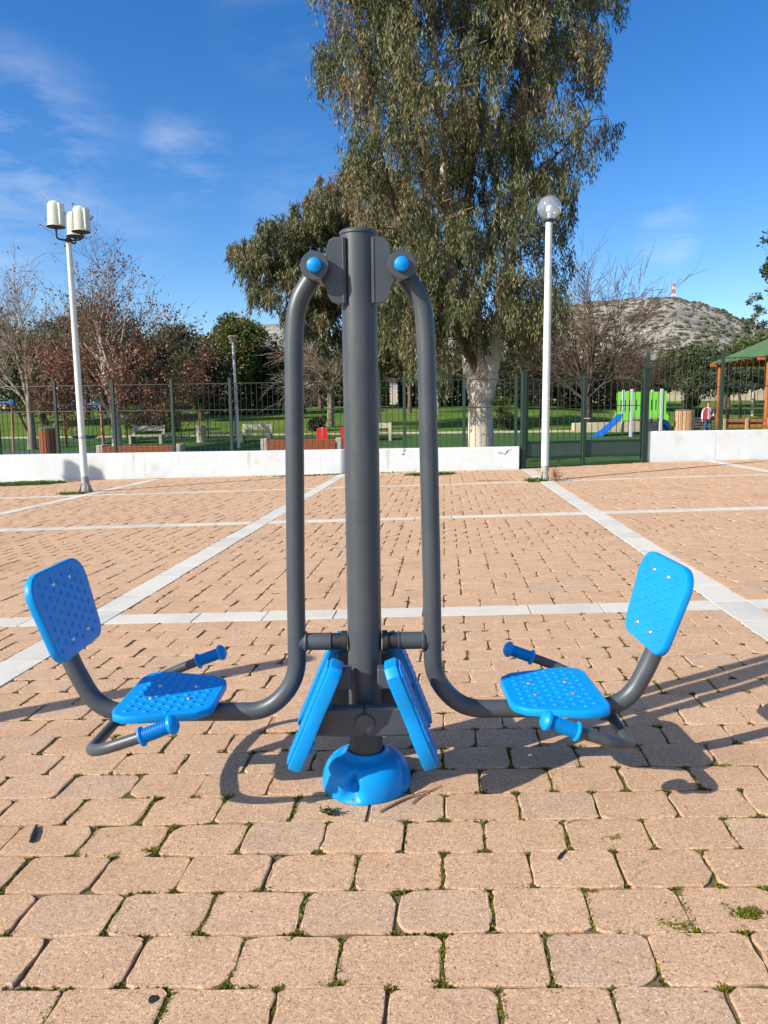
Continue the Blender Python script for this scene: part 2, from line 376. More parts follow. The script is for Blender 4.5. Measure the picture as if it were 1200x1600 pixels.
        if parent is not None: o.parent = parent
        return o
def np_mesh(name, verts, quads, m, tone=None, parent=None, loc=(0, 0, 0), smooth=False, loops=None, counts=None):
    me = bpy.data.meshes.new(name); me.vertices.add(len(verts)); me.vertices.foreach_set('co', np.asarray(verts, dtype=np.float32).ravel())
    if loops is None:
        loops = np.asarray(quads, dtype=np.int32).ravel(); nf = len(quads); counts = np.full(nf, np.asarray(quads).shape[1], dtype=np.int32)
    nf = len(counts)
    me.loops.add(len(loops)); me.loops.foreach_set('vertex_index', loops.astype(np.int32))
    me.polygons.add(nf); st = np.concatenate([[0], np.cumsum(counts)[:-1]]).astype(np.int32)
    me.polygons.foreach_set('loop_start', st); me.polygons.foreach_set('loop_total', counts.astype(np.int32))
    me.polygons.foreach_set('use_smooth', np.full(nf, smooth))
    if tone is not None:
        a = me.attributes.new('tone', 'FLOAT', 'FACE'); a.data.foreach_set('value', np.asarray(tone, dtype=np.float32))
    me.materials.append(m); me.update(calc_edges=True); me.validate()
    o = bpy.data.objects.new(name, me); C.objects.link(o); o.location = loc
    if parent is not None: o.parent = parent
    return o
def tag(o, label=None, cat=None, group=None, kind=None):
    if label: o['label'] = label
    if cat: o['category'] = cat
    if group: o['group'] = group
    if kind: o['kind'] = kind
    return o
def thing(name, label, cat, loc=(0, 0, 0), rz=0, group=None):
    o = bpy.data.objects.new(name, None); C.objects.link(o); o.empty_display_size = .1
    o.location = loc; o.rotation_euler = (0, 0, rz); return tag(o, label, cat, group)
def copy_tree(o, parent=None, label=None):
    c = o.copy(); C.objects.link(c)
    if parent is not None: c.parent = parent
    if label: c['label'] = label
    for ch in list(o.children): copy_tree(ch, c)
    return c
def smooth_path(P, r, seg=6):
    """round every inner corner of a polyline with radius r"""
    P = [Vector(p) for p in P]; o = [P[0]]
    for i in range(1, len(P)-1):
        a, b, c = P[i-1], P[i], P[i+1]; ri = r[i-1] if isinstance(r, (list, tuple)) else r
        d1 = (a-b); d2 = (c-b); l = min(ri, d1.length*.49, d2.length*.49)
        p1 = b+d1.normalized()*l; p2 = b+d2.normalized()*l
        for k in range(seg+1):
            t = k/seg; o.append(p1*(1-t)**2+b*2*t*(1-t)+p2*t*t)
    o.append(P[-1]); return o
def round_rect(x0, x1, y0, y1, r, seg=6):
    rs = r if isinstance(r, (list, tuple)) else [r]*4; o = []
    for (cx, cy, a), rr in zip(((x1, y0, -pi/2), (x1, y1, 0), (x0, y1, pi/2), (x0, y0, pi)), rs):
        sx = 1 if cx == x1 else -1; sy = 1 if cy == y1 else -1
        for k in range(seg+1):
            t = a+pi/2*k/seg; o.append((cx-sx*rr+cos(t)*rr, cy-sy*rr+sin(t)*rr))
    return o

# ================================================================ GROUND
def yend(x):
    if x < 2.71: return yw(x)
    if x < 5.46: return 14.72+(x-2.71)*0.235
    return 15.40-(x-5.46)*0.107
def sheet(name, xs, ys, zf, m, lift=0.0, yfun=None):
    V = []; F = []
    nx, ny = len(xs), len(ys)
    for j in range(ny):
        for i in range(nx):
            x = xs[i]; y = ys[j] if yfun is None else yfun(x, ys[j]); V.append((x, y, zf(x, y)+lift))
    for j in range(ny-1):
        for i in range(nx-1):
            a = j*nx+i; F.append((a, a+1, a+nx+1, a+nx))
    o = np_mesh(name, V, F, m, smooth=True); return tag(o, kind='structure')
fr = lambda a, b, n: [a+(b-a)*i/(n-1) for i in range(n)]
sheet('joint_sand', fr(-16, 14, 13), [0, .25, .5, .75, 1], lambda x, y: KX*x+KY*y-.0062, SOIL, yfun=lambda x, t: -5+(yend(x)+.35+5)*t)
# paving frame: rows run along (1, -.038), joints along (.0817, 1)
def sv(s, v):
    x = (s+.0817*v)/(1+.0031); return x, v-.038*x
S_BANDS = [-13.40, -9.70, -5.92, -2.023, 1.61, 5.37, 9.10, 12.8]; V_BANDS = [.175, 4.135, 8.10, 12.03]
BW = .10
def build_pavers():
    PW, PH = .2135, .1495
    near, far = [], []
    r0 = -30
    V_lo = 4.135-BW
    # row boundaries: rows restart at each marble band
    bands = [-2.5]+V_BANDS+[16.4]
    rows = []
    for bi in range(len(bands)-1):
        a = bands[bi]+(BW if bi else 0); b = bands[bi+1]-(BW if bi+1 < len(bands)-1 else 0)
        n = max(1, round((b-a)/PH)); h = (b-a)/n
        if bi == 1:                                       # keep the near rows where the photo has them
            pass
        for k in range(n): rows.append((a+k*h, a+(k+1)*h, k+(n % 2)+(0 if bi == 1 else rng.integers(0, 2))))
    cells = []
    sb = [-15.5]+S_BANDS+[14.0]
    # align parity so that the row starting near v = 1.356 carries joints at s = -.004 + .2135 k
    ref = min(range(len(rows)), key=lambda i: abs(rows[i][0]-1.356)); par = rows[ref][2] % 2
    for (v0, v1, q) in rows:
        off = -.004 if q % 2 == par else .1045
        for si in range(len(sb)-1):
            a = sb[si]+BW; b = sb[si+1]-BW
            if v1 < 3 and (a > 4 or b < -4): continue
            k = math.floor((a-off)/PW)+1; cuts = [a]
            while off+k*PW < b:
                c = off+k*PW
                if c-cuts[-1] > .05 and b-c > .05: cuts.append(c)
                k += 1
            cuts.append(b)
            for i in range(len(cuts)-1):
                sm = (cuts[i]+cuts[i+1])/2; x, y = sv(sm, (v0+v1)/2)
                if y > yend(x)-.03: continue
                if v1 < 3 and abs(x) > 3.2: continue
                cells.append((cuts[i], cuts[i+1], v0, v1, y))
    cells = np.array(cells)
    for lod in (0, 1):
        c = cells[cells[:, 4] < 6.5] if lod == 0 else cells[cells[:, 4] >= 6.5]
        m = len(c); seg = 5 if lod == 0 else 2
        cx = (c[:, 0]+c[:, 1])/2+rng.normal(0, .0016, m); cy = (c[:, 2]+c[:, 3])/2+rng.normal(0, .0012, m)
        hx = (c[:, 1]-c[:, 0])/2-.0024-rng.random(m)*.0016; hy = (c[:, 3]-c[:, 2])/2-.0014-rng.random(m)*.0012
        ang = rng.normal(0, .006, m)
        P = []
        for k, (sx, sy) in enumerate(((1, -1), (1, 1), (-1, 1), (-1, -1))):
            rr = np.where(rng.random(m) < .07, rng.uniform(.045, .058, m), rng.uniform(.015, .033, m)); a0 = (-pi/2, 0, pi/2, pi)[k]
            for j in range(seg):
                t = a0+pi/2*j/(seg-1)
                P.append((sx*(hx-rr)+np.cos(t)*rr, sy*(hy-rr*.85)+np.sin(t)*rr*.85))
            if lod == 0:                                   # two extra vertices along each side for a worn edge
                nsx, nsy = ((1, 1), (-1, 1), (-1, -1), (1, -1))[k]
                for f in (.33, .66):
                    bx = sx*hx*(1-f)+nsx*hx*f if sx != nsx else sx*hx
                    by = sy*hy*(1-f)+nsy*hy*f if sy != nsy else sy*hy
                    if sx != nsx: bx *= .8
                    else: by *= .75
                    P.append((bx, by))
        n = len(P)
        X = np.stack([p[0] for p in P], 1); Y = np.stack([p[1] for p in P], 1)
        wob = .0019 if lod == 0 else .0008
        X += rng.normal(0, wob, X.shape); Y += rng.normal(0, wob, Y.shape)
        L = np.hypot(X, Y)
        rings = [(0.0, -.012), (0.0, -.0020), (.0012, -.0005), (.0038, .0002)] if lod == 0 else [(0.0, -.014), (.003, .0)]
        tx = np.clip(rng.normal(0, .004, m), -.008, .008); ty = np.clip(rng.normal(0, .005, m), -.010, .010); h0 = np.clip(rng.normal(0, .0014, m), -.0020, .0030)
        VV = []
        for ins, z in rings:
            kk = (L-ins)/L; x = X*kk; y = Y*kk
            zz = z+h0[:, None]+x*tx[:, None]+y*ty[:, None]+(rng.normal(0, .0004, x.shape) if lod == 0 else 0)
            xr = x*np.cos(ang)[:, None]-y*np.sin(ang)[:, None]+cx[:, None]; yr = x*np.sin(ang)[:, None]+y*np.cos(ang)[:, None]+cy[:, None]
            wx = (xr+.0817*yr)/(1.0031); wy = yr-.038*wx
            VV.append(np.stack([wx, wy, zz+KX*wx+KY*wy], 2))
        V = np.stack(VV, 1).reshape(-1, 3)                 # m, ring, n
        nr = len(rings); base = (np.arange(m)*nr*n)[:, None]
        Q = []
        for r in range(nr-1):
            for k in range(n):
                k2 = (k+1) % n; Q.append([r*n+k, r*n+k2, (r+1)*n+k2, (r+1)*n+k])
        Q = np.array(Q).ravel()[None, :]+base
        T = ((nr-1)*n+np.arange(n))[None, :]+base
        loops = np.concatenate([Q, T], 1).ravel(); nq = (nr-1)*n
        counts = np.tile(np.array([4]*nq+[n]), m)
        tone = np.repeat(rng.random(m), nq+1)
        o = np_mesh('paving', V, None, PAVER, tone, loops=loops, counts=counts)
        tag(o, kind='structure')
    return cells
CELLS = build_pavers()
def build_bands():
    mb = MB()
    def slab(a, b, c, d):
        g = .003; P = []
        for s, v in ((a+g, c+g), (b-g, c+g), (b-g, d-g), (a+g, d-g)):
            x, y = sv(s, v); P.append((x, y))
        if max(P[2][1], P[3][1]) > yend(P[2][0])+.02 : return
        jz = random.uniform(-.001, .001); vs = []
        for z, ins in ((-.012, 0), (.0015, 0), (.003, .002)):
            cx = sum(p[0] for p in P)/4; cy = sum(p[1] for p in P)/4
            for x, y in P:
                l = sqrt((x-cx)**2+(y-cy)**2); k = (l-ins)/l; X = cx+(x-cx)*k; Y = cy+(y-cy)*k
                vs.append((X, Y, KX*X+KY*Y+z+jz))
        fs = [(8, 9, 10, 11)]
        for r in (0, 4):
            for k in range(4): fs.append((r+k, r+(k+1) % 4, r+4+(k+1) % 4, r+4+k))
        mb.add(vs, fs)
    for s in S_BANDS:
        v = -2.5
        while v < 16.3:
            l = random.choice((.3, .4, .4, .55)); slab(s-BW+random.uniform(-.003, .003), s+BW+random.uniform(-.003, .003), v, v+l); v += l
    sb = [-15.5]+S_BANDS+[14.0]
    for w in V_BANDS:
        for i in range(len(sb)-1):
            s = sb[i]+BW; e = sb[i+1]-BW
            while s < e-1e-3:
                l = min(random.choice((.4, .5, .6)), e-s)
                if e-s-l < .15: l = e-s
                x, y = sv(s, w); hw = BW*(.55 if w > 12 else .95)
                slab(s, s+l, w-hw, w+hw); s += l
    o = mb.build('marble_bands', MARBLE, fix=False); nf = len(o.data.polygons); a = o.data.attributes.new('tone', 'FLOAT', 'FACE')
    a.data.foreach_set('value', np.repeat(rng.random(nf//9+1), 9)[:nf].astype(np.float32)); tag(o, kind='structure')
build_bands()
def blades(pts, hgt, wid, n, m, name, spread, lean=.5, label=None, kind='stuff', parent=None, cat=None, tone=None, group=None):
    """tufts of small pointed leaves: pts (k,3)"""
    P = np.repeat(np.asarray(pts, float), n, 0); k = len(P)
    a = rng.random(k)*2*pi; r = spread*np.sqrt(rng.random(k))*(np.repeat(np.asarray(spread_s), n) if False else 1)
    P[:, 0] += np.cos(a)*r; P[:, 1] += np.sin(a)*r
    h = hgt*(.4+rng.random(k)); w = wid*(.5+rng.random(k)); b = rng.random(k)*2*pi
    dx, dy = np.cos(b), np.sin(b); ln = lean*rng.random(k)*h*1.6
    c = rng.random(k)*2*pi
    v0 = P+np.stack([dy*w/2, -dx*w/2, 0*h], 1); v1 = P-np.stack([dy*w/2, -dx*w/2, 0*h], 1)
    v2 = P+np.stack([dx*ln*.5-dy*w*.45, dy*ln*.5+dx*w*.45, h*.6], 1); v3 = P+np.stack([dx*ln, dy*ln, h], 1)
    v4 = P+np.stack([dx*ln*.5+dy*w*.45, dy*ln*.5-dx*w*.45, h*.6], 1)
    V = np.stack([v0, v4, v3, v2, v1], 1).reshape(-1, 3)
    loops = np.arange(len(V)); counts = np.full(k, 5)
    t = np.clip(np.repeat(rng.random(len(pts)), n)*.7+rng.random(k)*.4, 0, 1) if tone is None else tone
    o = np_mesh(name, V, None, m, t, loops=loops, counts=counts, parent=parent)
    if label or kind: tag(o, label, cat, group, kind)
    return o
def moss():
    pts = []; pts2 = []
    for a, b, v0, v1, y in CELLS:
        if y > 7.5 or y < .9: continue
        if abs((a+b)/2) > .62*y+.4: continue
        for s, v in ((b, v0+.004), (b, v1-.004)):
            dens = .55+.45*sin(s*2.3+1)*cos(v*3.1)
            if random.random() < dens*.9:
                k = random.randint(5, 26) if y < 3.5 else random.randint(2, 7)
                wide = random.random() < .45
                for _ in range(k):
                    ds = random.gauss(0, .012 if wide else .006); dv = random.gauss(0, .008 if wide else .004)
                    x, yy = sv(s+ds, v+dv); pts.append((x, yy, KX*x+KY*yy-.0050))
        if random.random() < .62:                         # along the wider joint
            for _ in range(random.randint(10, 48) if y < 3.5 else 7):
                x, yy = sv(b+random.gauss(0, .0025), random.uniform(v0, v1)); pts.append((x, yy, KX*x+KY*yy-.0055))
        if random.random() < .3:
            s0 = random.uniform(a, b)
            for _ in range(random.randint(4, 14)):
                x, yy = sv(s0+random.gauss(0, .02), v0); pts.append((x, yy, KX*x+KY*yy-.0050))
    for px, py, n, sp in ((1168, 1426, 110, .018), (805*1.0+255, 1446, 60, .02), (240, 1328, 40, .012), (955, 1308, 40, .012)):
        g = gp(px, py)
        for _ in range(n):
            x = g.x+random.gauss(0, sp); y = g.y+random.gauss(0, sp*.6); pts.append((x, y, KX*x+KY*y-.004))
    blades(pts, .0058, .0042, 6, MOSS, 'joint_moss', .0045, .9, 'green moss growing in the joints between the tan pavers')
moss()
# playground and lawn sheets beyond the wall
def yin(x): return yend(x)+.0
sheet('playground_ground', fr(-40, 40, 41), [0, .02, .1, .2, .35, .5, .7, 1], gz, TURF, -.01, yfun=lambda x, t: yin(x)+.001+(29.0-yin(x))*t)
sheet('blue_rubber_floor', fr(-16, -5.2, 8), fr(19, 27.2, 8), gz, RUBB, .004)
sheet('green_rubber_floor', fr(5.0, 13.5, 8), fr(20, 27.6, 8), gz, RUBG, .004)
sheet('red_rubber_floor', fr(-4.0, .6, 8), fr(19, 27.6, 8), gz, RUBR, .004)
sheet('lawn', fr(-70, 90, 81), fr(29.02, 75, 24), gz, LAWN)
def gfar(x, y): return -.7 if y < 60 else -.7+2.9*min((y-60)/14.8, 1)
V = []; F = []
ys = [-120, -20, 0, 30, 60, 74.9, 76, 90, 140, 250, 500, 1000, 2600]; xs = [-1800, -400, -150, -70, -30, 0, 30, 90, 200, 500, 1800]
sheet('ground', xs, ys, gfar, DIRT)
# rocky hill, described by the angle it reaches at each bearing
HP = [(-700, 600), (-200, 575), (60, 560), (200, 548), (330, 530), (400, 512), (430, 510), (470, 522), (560, 545), (700, 520), (800, 500), (880, 488), (940, 480), (1000, 477), (1055, 474), (1085, 480), (1120, 491), (1160, 508), (1200, 522), (1300, 530), (1500, 555), (1900, 600)]
def hill_profile(px):
    for (a, b), (c, d) in zip(HP, HP[1:]):
        if a <= px <= c:
            t = (px-a)/(c-a); t = t*t*(3-2*t); return b+(d-b)*t
    return 600
from mathutils import noise as mn
HILL = {}
def hill():
    na, nr = 190, 46; V = []; F = []
    for j in range(nr):
        u = j/(nr-1); R_ = 330+u*1000
        for i in range(na):
            px = -700+2600*i/(na-1)
            d = RC @ np.array([px-600.0, (hill_profile(px))-800.0, FPX]); e = d[2]/sqrt(d[0]**2+d[1]**2)
            az = atan2(d[0], d[1]); x = R_*sin(az); y = R_*cos(az)
            top = CAM_H+e*900
            w = min(u/.57, 1); f = (w*w*(3-2*w))**.85
            if u > .57: f = 1-((u-.57)/.43)**2*.6
            n = mn.fractal(Vector((x*.012, y*.012, 3)), 1.0, 2.0, 5)*9*f*(1-f*.55)+mn.fractal(Vector((x*.05, y*.05, 7)), 1.0, 2.0, 4)*1.6*f*(1-f*.6)
            V.append((x, y, 1.5+(top-1.5)*f+n))
    for j in range(nr-1):
        for i in range(na-1):
            a = j*na+i; F.append((a, a+1, a+na+1, a+na))
    tag(np_mesh('hill', V, F, ROCK, smooth=True), kind='structure')
    V = np.array(V).reshape(nr, na, 3); pts = []
    for _ in range(17000):
        j = random.uniform(2, 27); i = random.uniform(100, na-2)
        i0, j0 = int(i), int(j); fi, fj = i-i0, j-j0
        p = (V[j0, i0]*(1-fi)+V[j0, i0+1]*fi)*(1-fj)+(V[j0+1, i0]*(1-fi)+V[j0+1, i0+1]*fi)*fj
        if mn.noise(Vector(p)*.018) < -.1 and random.random() < .6: continue
        pts.append(p)
    pts = np.array(pts); m = len(pts); t = (1+5**.5)/2
    ico = np.array([(-1, t, 0), (1, t, 0), (-1, -t, 0), (1, -t, 0), (0, -1, t), (0, 1, t), (0, -1, -t), (0, 1, -t), (t, 0, -1), (t, 0, 1), (-t, 0, -1), (-t, 0, 1)])/1.9
    fc = np.array([(0, 11, 5), (0, 5, 1), (0, 1, 7), (0, 7, 10), (0, 10, 11), (1, 5, 9), (5, 11, 4), (11, 10, 2), (10, 7, 6), (7, 1, 8), (3, 9, 4), (3, 4, 2), (3, 2, 6), (3, 6, 8), (3, 8, 9), (4, 9, 5), (2, 4, 11), (6, 2, 10), (8, 6, 7), (9, 8, 1)])
    sc = (rng.random(m)**2.2*1.8+.60)
    Vs = pts[:, None, :]+ico[None]*sc[:, None, None]*np.stack([rng.uniform(.9, 1.5, m), rng.uniform(.9, 1.5, m), rng.uniform(.6, 1, m)], 1)[:, None, :]+rng.normal(0, .12, (m, 12, 3))
    Q = (fc[None]+(np.arange(m)*12)[:, None, None]).reshape(-1, 3)
    tag(np_mesh('hill_scrub', Vs.reshape(-1, 3), Q, SCRUB, np.repeat(rng.random(m), 20)), 'dark low scrub dotted over the rocky hillside', None, None, 'stuff')
hill()

# ================================================================ THE LEG PRESS MACHINE
def ribbed_grip(mb, a, b):
    a = Vector(a); b = Vector(b); d = (b-a); L = d.length; d.normalize(); q = d.to_track_quat('Z', 'Y').to_matrix()
    prof = [(.006, 0), (.022, .0), (.026, .003), (.026, .007), (.020, .010)]
    n = 15; z0 = .012; z1 = L-.020
    for i in range(n):
        z = z0+(z1-z0)*i/n; st = (z1-z0)/n
        prof += [(.0165, z), (.0195, z+st*.25), (.0195, z+st*.6), (.0165, z+st*.85)]
    prof += [(.020, L-.018), (.0262, L-.013), (.0268, L-.006), (.023, L), (.014, L+.007), (.0001, L+.009)]
    mb.lathe(prof, a, 22, q)
def plate_part(name, parent, outline, M, c, bx, by, nx=9, ny=7):
    """moulded plastic seat plate: rounded slab, lip and rows of raised studs; local z is the sitting side"""
    mb = MB(); mb.prism(outline, -.012, .012, M, c, bev=.007)
    xs = [p[0] for p in outline]; ys = [p[1] for p in outline]
    x0, x1, y0, y1 = min(xs), max(xs), min(ys), max(ys)
    ar = sum(outline[k][0]*outline[(k+1) % len(outline)][1]-outline[(k+1) % len(outline)][0]*outline[k][1] for k in range(len(outline)))
    og = 1 if ar > 0 else -1
    def inside(x, y, m):
        n = len(outline); cx = sum(xs)/n; cy = sum(ys)/n
        for k in range(n):
            ax, ay = outline[k]; bx, by = outline[(k+1) % n]
            l = sqrt((bx-ax)**2+(by-ay)**2)
            if l < 1e-6: continue
            if og*((bx-ax)*(y-ay)-(by-ay)*(x-ax))/l < m: return False
        return True
    T = Matrix.Translation(c) @ M.to_4x4()
    for i in range(nx*2):
        for j in range(ny):
            x = x0+(x1-x0)*(i+.5)/(nx*2); y = y0+(y1-y0)*(j+.5+(.5 if i % 2 else 0))/ny
            if not inside(x, y, .020): continue
            vs = []; fs = []; n = 6
            for r, z in ((.0078, .0118), (.0055, .0150)):
                for k in range(n):
                    a = 2*pi*k/n; vs.append(T @ Vector((x+r*cos(a)*1.25, y+r*sin(a), z)))
            for k in range(n): fs.append((k, (k+1) % n, n+(k+1) % n, n+k))
            fs.append(tuple(range(n, 2*n))); mb.add(vs, fs, True)
    o = mb.build(name, BLUE, parent)
    cx, cy = (x0+x1)/2, (y0+y1)/2
    for i, j in ((-1, -1), (-1, 1), (1, -1), (1, 1)):
        b = MB(); p = T @ Vector((cx+i*(x1-x0)*bx, cy+j*(y1-y0)*by, .012))
        b.lathe([(.0085, 0), (.0085, .0015), (.0065, .004), (.003, .0055), (.0001, .0058)], p, 12, M)
        b.build('bolt', STEEL, o)
    return o
def machine(name, label, loc):
    t = thing(name, label, 'exercise machine', loc)
    p = MB(); p.cyl((0, 0, 0), (0, 0, 1.602), .0500, n=48)
    p.build('post', GREY, t)
    c = MB(); c.lathe([(.0505, 1.600), (.0530, 1.602), (.0530, 1.608), (.049, 1.6125), (.03, 1.615), (.0001, 1.616)], n=48)
    c.build('post_cap', GREY, t)
    # moulded base cover with four bolt recesses
    def lobed(r, z, a):
        k = 0
        for q in range(4):
            d = (a-(radians(-108)+q*pi/2)+pi) % (2*pi)-pi
            w = .27*(1-.75*min(z/.080, 1))
            k = max(k, math.exp(-abs(d/max(w, .06))**3))
        low = max(0, 1-abs(z-.046)/.046)
        return r-k*.052*low*(r/.14), z
    prof = [(.132, 0), (.134, .003), (.1345, .008)]
    for i in range(1, 16):
        a = i/16*pi/2; prof.append((.064+.0705*cos(a)**.75, .008+.088*sin(a)))
    prof += [(.064, .104), (.060, .112), (.056, .114), (.0515, .108)]
    b = MB(); b.lathe(prof, n=96, fn=lobed); bc = b.build('base_cover', BLUE, t)
    for q in range(4):
        a = radians(-108)+q*pi/2; s = MB(); s.lathe([(.009, .004), (.009, .010), (.005, .012), (.0001, .013)], (cos(a)*.118, sin(a)*.118, 0), 6, smooth=False); s.build('bolt', STEEL, bc)
    # cross beam carrying the foot plates, front and rear, on a short axle tube
    for sy in (-1, 1):
        f = MB()
        for sx in (-1, 1):
            ya = sy*.098; yb = sy*.088; M = Matrix.Rotation(atan2((yb-ya)*1, sx*.16) if sx > 0 else atan2((ya-yb), .16), 3, 'Z')
            f.box((sx*.074, (ya+yb)/2, .240), (.150, .040, .086), M=M, bev=.006)
        f.cyl((0, sy*.05, .240), (0, sy*.122, .240), .0285, n=24)
        f.lathe([(.0285, 0), (.027, .003), (.018, .006), (.0001, .0075)], (0, sy*.122, .240), 24, Matrix.Rotation(sy*-pi/2, 3, 'X'))
        f.build('cross_beam', GREY, t)
    # foot plates: ribbed slabs leaning outwards at the bottom
    for sx in (-1, 1):
        for sy in (-1, 1):
            top = Vector((sx*.078, 0, .424)); bot = Vector((sx*(.190 if sx > 0 else .202), 0, .132)); up = (top-bot); L = up.length; up.normalize()
            nrm = Vector((sx*up.z, 0, -sx*up.x*1.0)); nrm = Vector((sx*abs(up.z), 0, abs(up.x))).normalized()
            M = Matrix((Vector((0, 1, 0)), up, nrm)).transposed()
            if M.determinant() < 0: M = Matrix((Vector((0, -1, 0)), up, nrm)).transposed()
            cc = (top+bot)/2+Vector((0, sy*.135, 0))
            # outline in (y, up)
            w = .062; h = L/2
            o = [(-w*.72, -h), (w*.72, -h), (w*.9, -h*.9), (w, -h*.45), (w*.86, -h*.12), (w*.86, h*.25), (w, h*.5), (w*.95, h*.86), (w*.6, h), (-w*.6, h), (-w*.95, h*.86), (-w, h*.5), (-w*.86, h*.25), (-w*.86, -h*.12), (-w, -h*.45), (-w*.9, -h*.9)]
            m = MB(); m.prism(o, -.024, .014, M, cc, bev=.006)
            m.prism([(x*.9, y*.94) for x, y in o], .012, .022, M, cc, bev=.004)
            for i in range(13):
                yy = -h*.84+i*(h*1.68)/12; ww = .040
                m.box(cc+M @ Vector((0, yy, .022)), (ww*2, .007, .005), M=M, bev=.002)
            fp = m.build('foot_plate', BLUE, t)
            for k in (-.62, -.48):
                s = MB(); s.lathe([(.009, 0), (.009, .006), (.006, .010), (.0001, .011)], cc+M @ Vector((sy*-.02, h*k, -.024)), 8, M @ Matrix.Rotation(pi, 3, 'X')); s.build('bolt', BLUE, fp)
            s = MB(); s.box((sx*.062, sy*.07, .360), (.05, .045, .06), bev=.004); s.build('foot_plate_bracket', GREY, fp)
    for sx in (-1, 1):
        # hinge plate: waisted flat plate welded to the post
        hp = MB()
        o = [(.034, 1.412), (.060, 1.412), (.077, 1.420), (.086, 1.436), (.087, 1.452), (.100, 1.470), (.108, 1.500), (.100, 1.530), (.088, 1.548), (.085, 1.566), (.079, 1.580), (.066, 1.588), (.034, 1.588)]
        hp.prism([(sx*x, z) for x, z in o], .030, .046, Matrix.Rotation(pi/2, 3, 'X'), bev=.003)
        hp.box((sx*.041, -.044, 1.50), (.008, .008, .176), bev=.003)
        hp.build('hinge_plate', GREY, t)
        X, Z = sx*.117, 1.508
        hub = MB(); RX = Matrix.Rotation(pi/2, 3, 'X')
        hub.lathe([(.033, -.055), (.0345, -.05), (.0345, .058), (.033, .060)], (X, 0, Z), 40, RX)
        hub.lathe([(.026, .058), (.0375, .060), (.0385, .063), (.0385, .074), (.037, .077), (.0001, .0772)], (X, 0, Z), 44, RX)
        hb = hub.build('hub', GREY, t)
        cp = MB(); cp.lathe([(.0195, .0765), (.0205, .079), (.0205, .084), (.018, .089), (.010, .093), (.0001, .0945)], (X, 0, Z), 28, RX); cp.build('hub_cap', BLUE, hb)
        # swing arm: one bent pipe from the hub down to the backrest
        P = [(.117, 1.508), (.176, 1.425), (.186, 1.32), (.200, .60), (.202, .330), (.290, .232), (.78, .232), (.858, .395), (.885, .50)]
        ox = lambda x: x+(.016 if sx < 0 and x > .35 else 0)
        path = smooth_path([(sx*ox(x), 0, z) for x, z in P], [.06, .05, .2, .10, .10, .15, .05], 8)
        arm = MB(); arm.tube(path, .0268, 28)
        arm.cyl((sx*.196, 0, .446), (sx*.1, 0, .446), .0255, n=24)
        ar = arm.build('swing_arm', GREY, t)
        w = MB(); w.lathe([(.025, 0), (.030, .003), (.031, .008), (.025, .012)], (sx*.180, 0, .446), 24, Matrix.Rotation(-sx*pi/2, 3, 'Y'))
        w.build('weld_collar', GREY, ar)
        w = MB(); w.lathe([(.025, 0), (.0283, .001), (.0283, .005), (.025, .006)], (sx*.104, 0, .446), 24, Matrix.Rotation(-sx*pi/2, 3, 'Y')); w.build('weld_collar', GREY, ar)
        w = MB(); w.cyl((sx*.101, 0, .446), (sx*.068, 0, .446), .0245, n=24); w.cyl((sx*.068, 0, .446), (sx*.052, 0, .446), .031, n=24); w.build('rubber_stop', BLACK, ar)
        # seat
        s_out = [(.416, -.085), (.416, .085), (.424, .118), (.455, .150), (.60, .182), (.652, .184), (.680, .168), (.692, .135), (.692, -.135), (.680, -.168), (.652, -.184), (.60, -.182), (.455, -.150), (.424, -.118)]
        out = [(x-.555, y) for x, y in s_out]
        if sx < 0: out = [(-x, y) for x, y in out][::-1]
        M = Matrix.Rotation(radians(sx*-1.5), 3, 'Y')
        st = plate_part('seat', t, out, M, Vector((sx*ox(.555), 0, .282)), .20, .13, nx=5, ny=10)
        for x in (.49, .62):
            br = MB(); br.box((sx*ox(x), 0, .262), (.035, .16, .012), bev=.003); br.build('seat_bracket', GREY, st)
        # backrest
        up = Vector((sx*.075, 0, .262)).normalized(); nrm = Vector((-sx*up.z, 0, sx*up.x)); Yv = Vector((0, 1, 0))
        nrm = Vector((-sx*abs(up.z), 0, abs(up.x))).normalized()
        U = nrm.cross(up)                                  # width axis so that (U, up, nrm) is right-handed... U x up = nrm
        U = up.cross(nrm)
        M = Matrix((U, up, nrm)).transposed()
        hb_ = .131
        bo = round_rect(-.174, .174, -hb_, hb_, [.045, .075, .075, .045], 6)
        bo = [(x*(1+.10*(y/hb_)), y) for x, y in bo]
        bk = plate_part('backrest', t, bo, M, Vector((sx*ox(.860), 0, .556)), .15, .32, nx=5, ny=8)
        kb = MB(); kb.box(Vector((sx*ox(.874), 0, .50))+nrm*-.0, (.012, .05, .16), M=Matrix.Rotation(sx*radians(16), 3, 'Y'), bev=.003); kb.build('backrest_bracket', GREY, bk)
        # handlebar: U-shaped tube under the seat with two grips
        hbp = [(sx*ox(x), y, z) for x, y, z in ((.520, -.299, .303), (.560, -.300, .288), (.665, -.288, .250), (.722, -.235, .222), (.735, -.08, .205), (.735, .08, .205), (.722, .235, .222), (.665, .288, .250), (.560, .300, .288), (.520, .299, .303))]
        hd = MB(); hd.tube(smooth_path(hbp, [.02, .05, .05, .05, .05, .05, .05, .02], 6), .0155, 18)
        hd.box((sx*ox(.722), 0, .214), (.05, .05, .03), bev=.004)
        h = hd.build('handlebar', GREY, t)
        for sy in (-1, 1):
            g = MB(); ribbed_grip(g, (sx*ox(.560), sy*.300, .288), (sx*ox(.470), sy*.297, .322)); g.build('grip', BLUED if False else BLUE, h)
    return t
g0 = gp(567, 1222)
machine('leg_press_machine', 'dark grey leg press machine with two blue seats and a round blue base on pavers', (g0.x+.012, 2.150, KX*g0.x+KY*2.15))
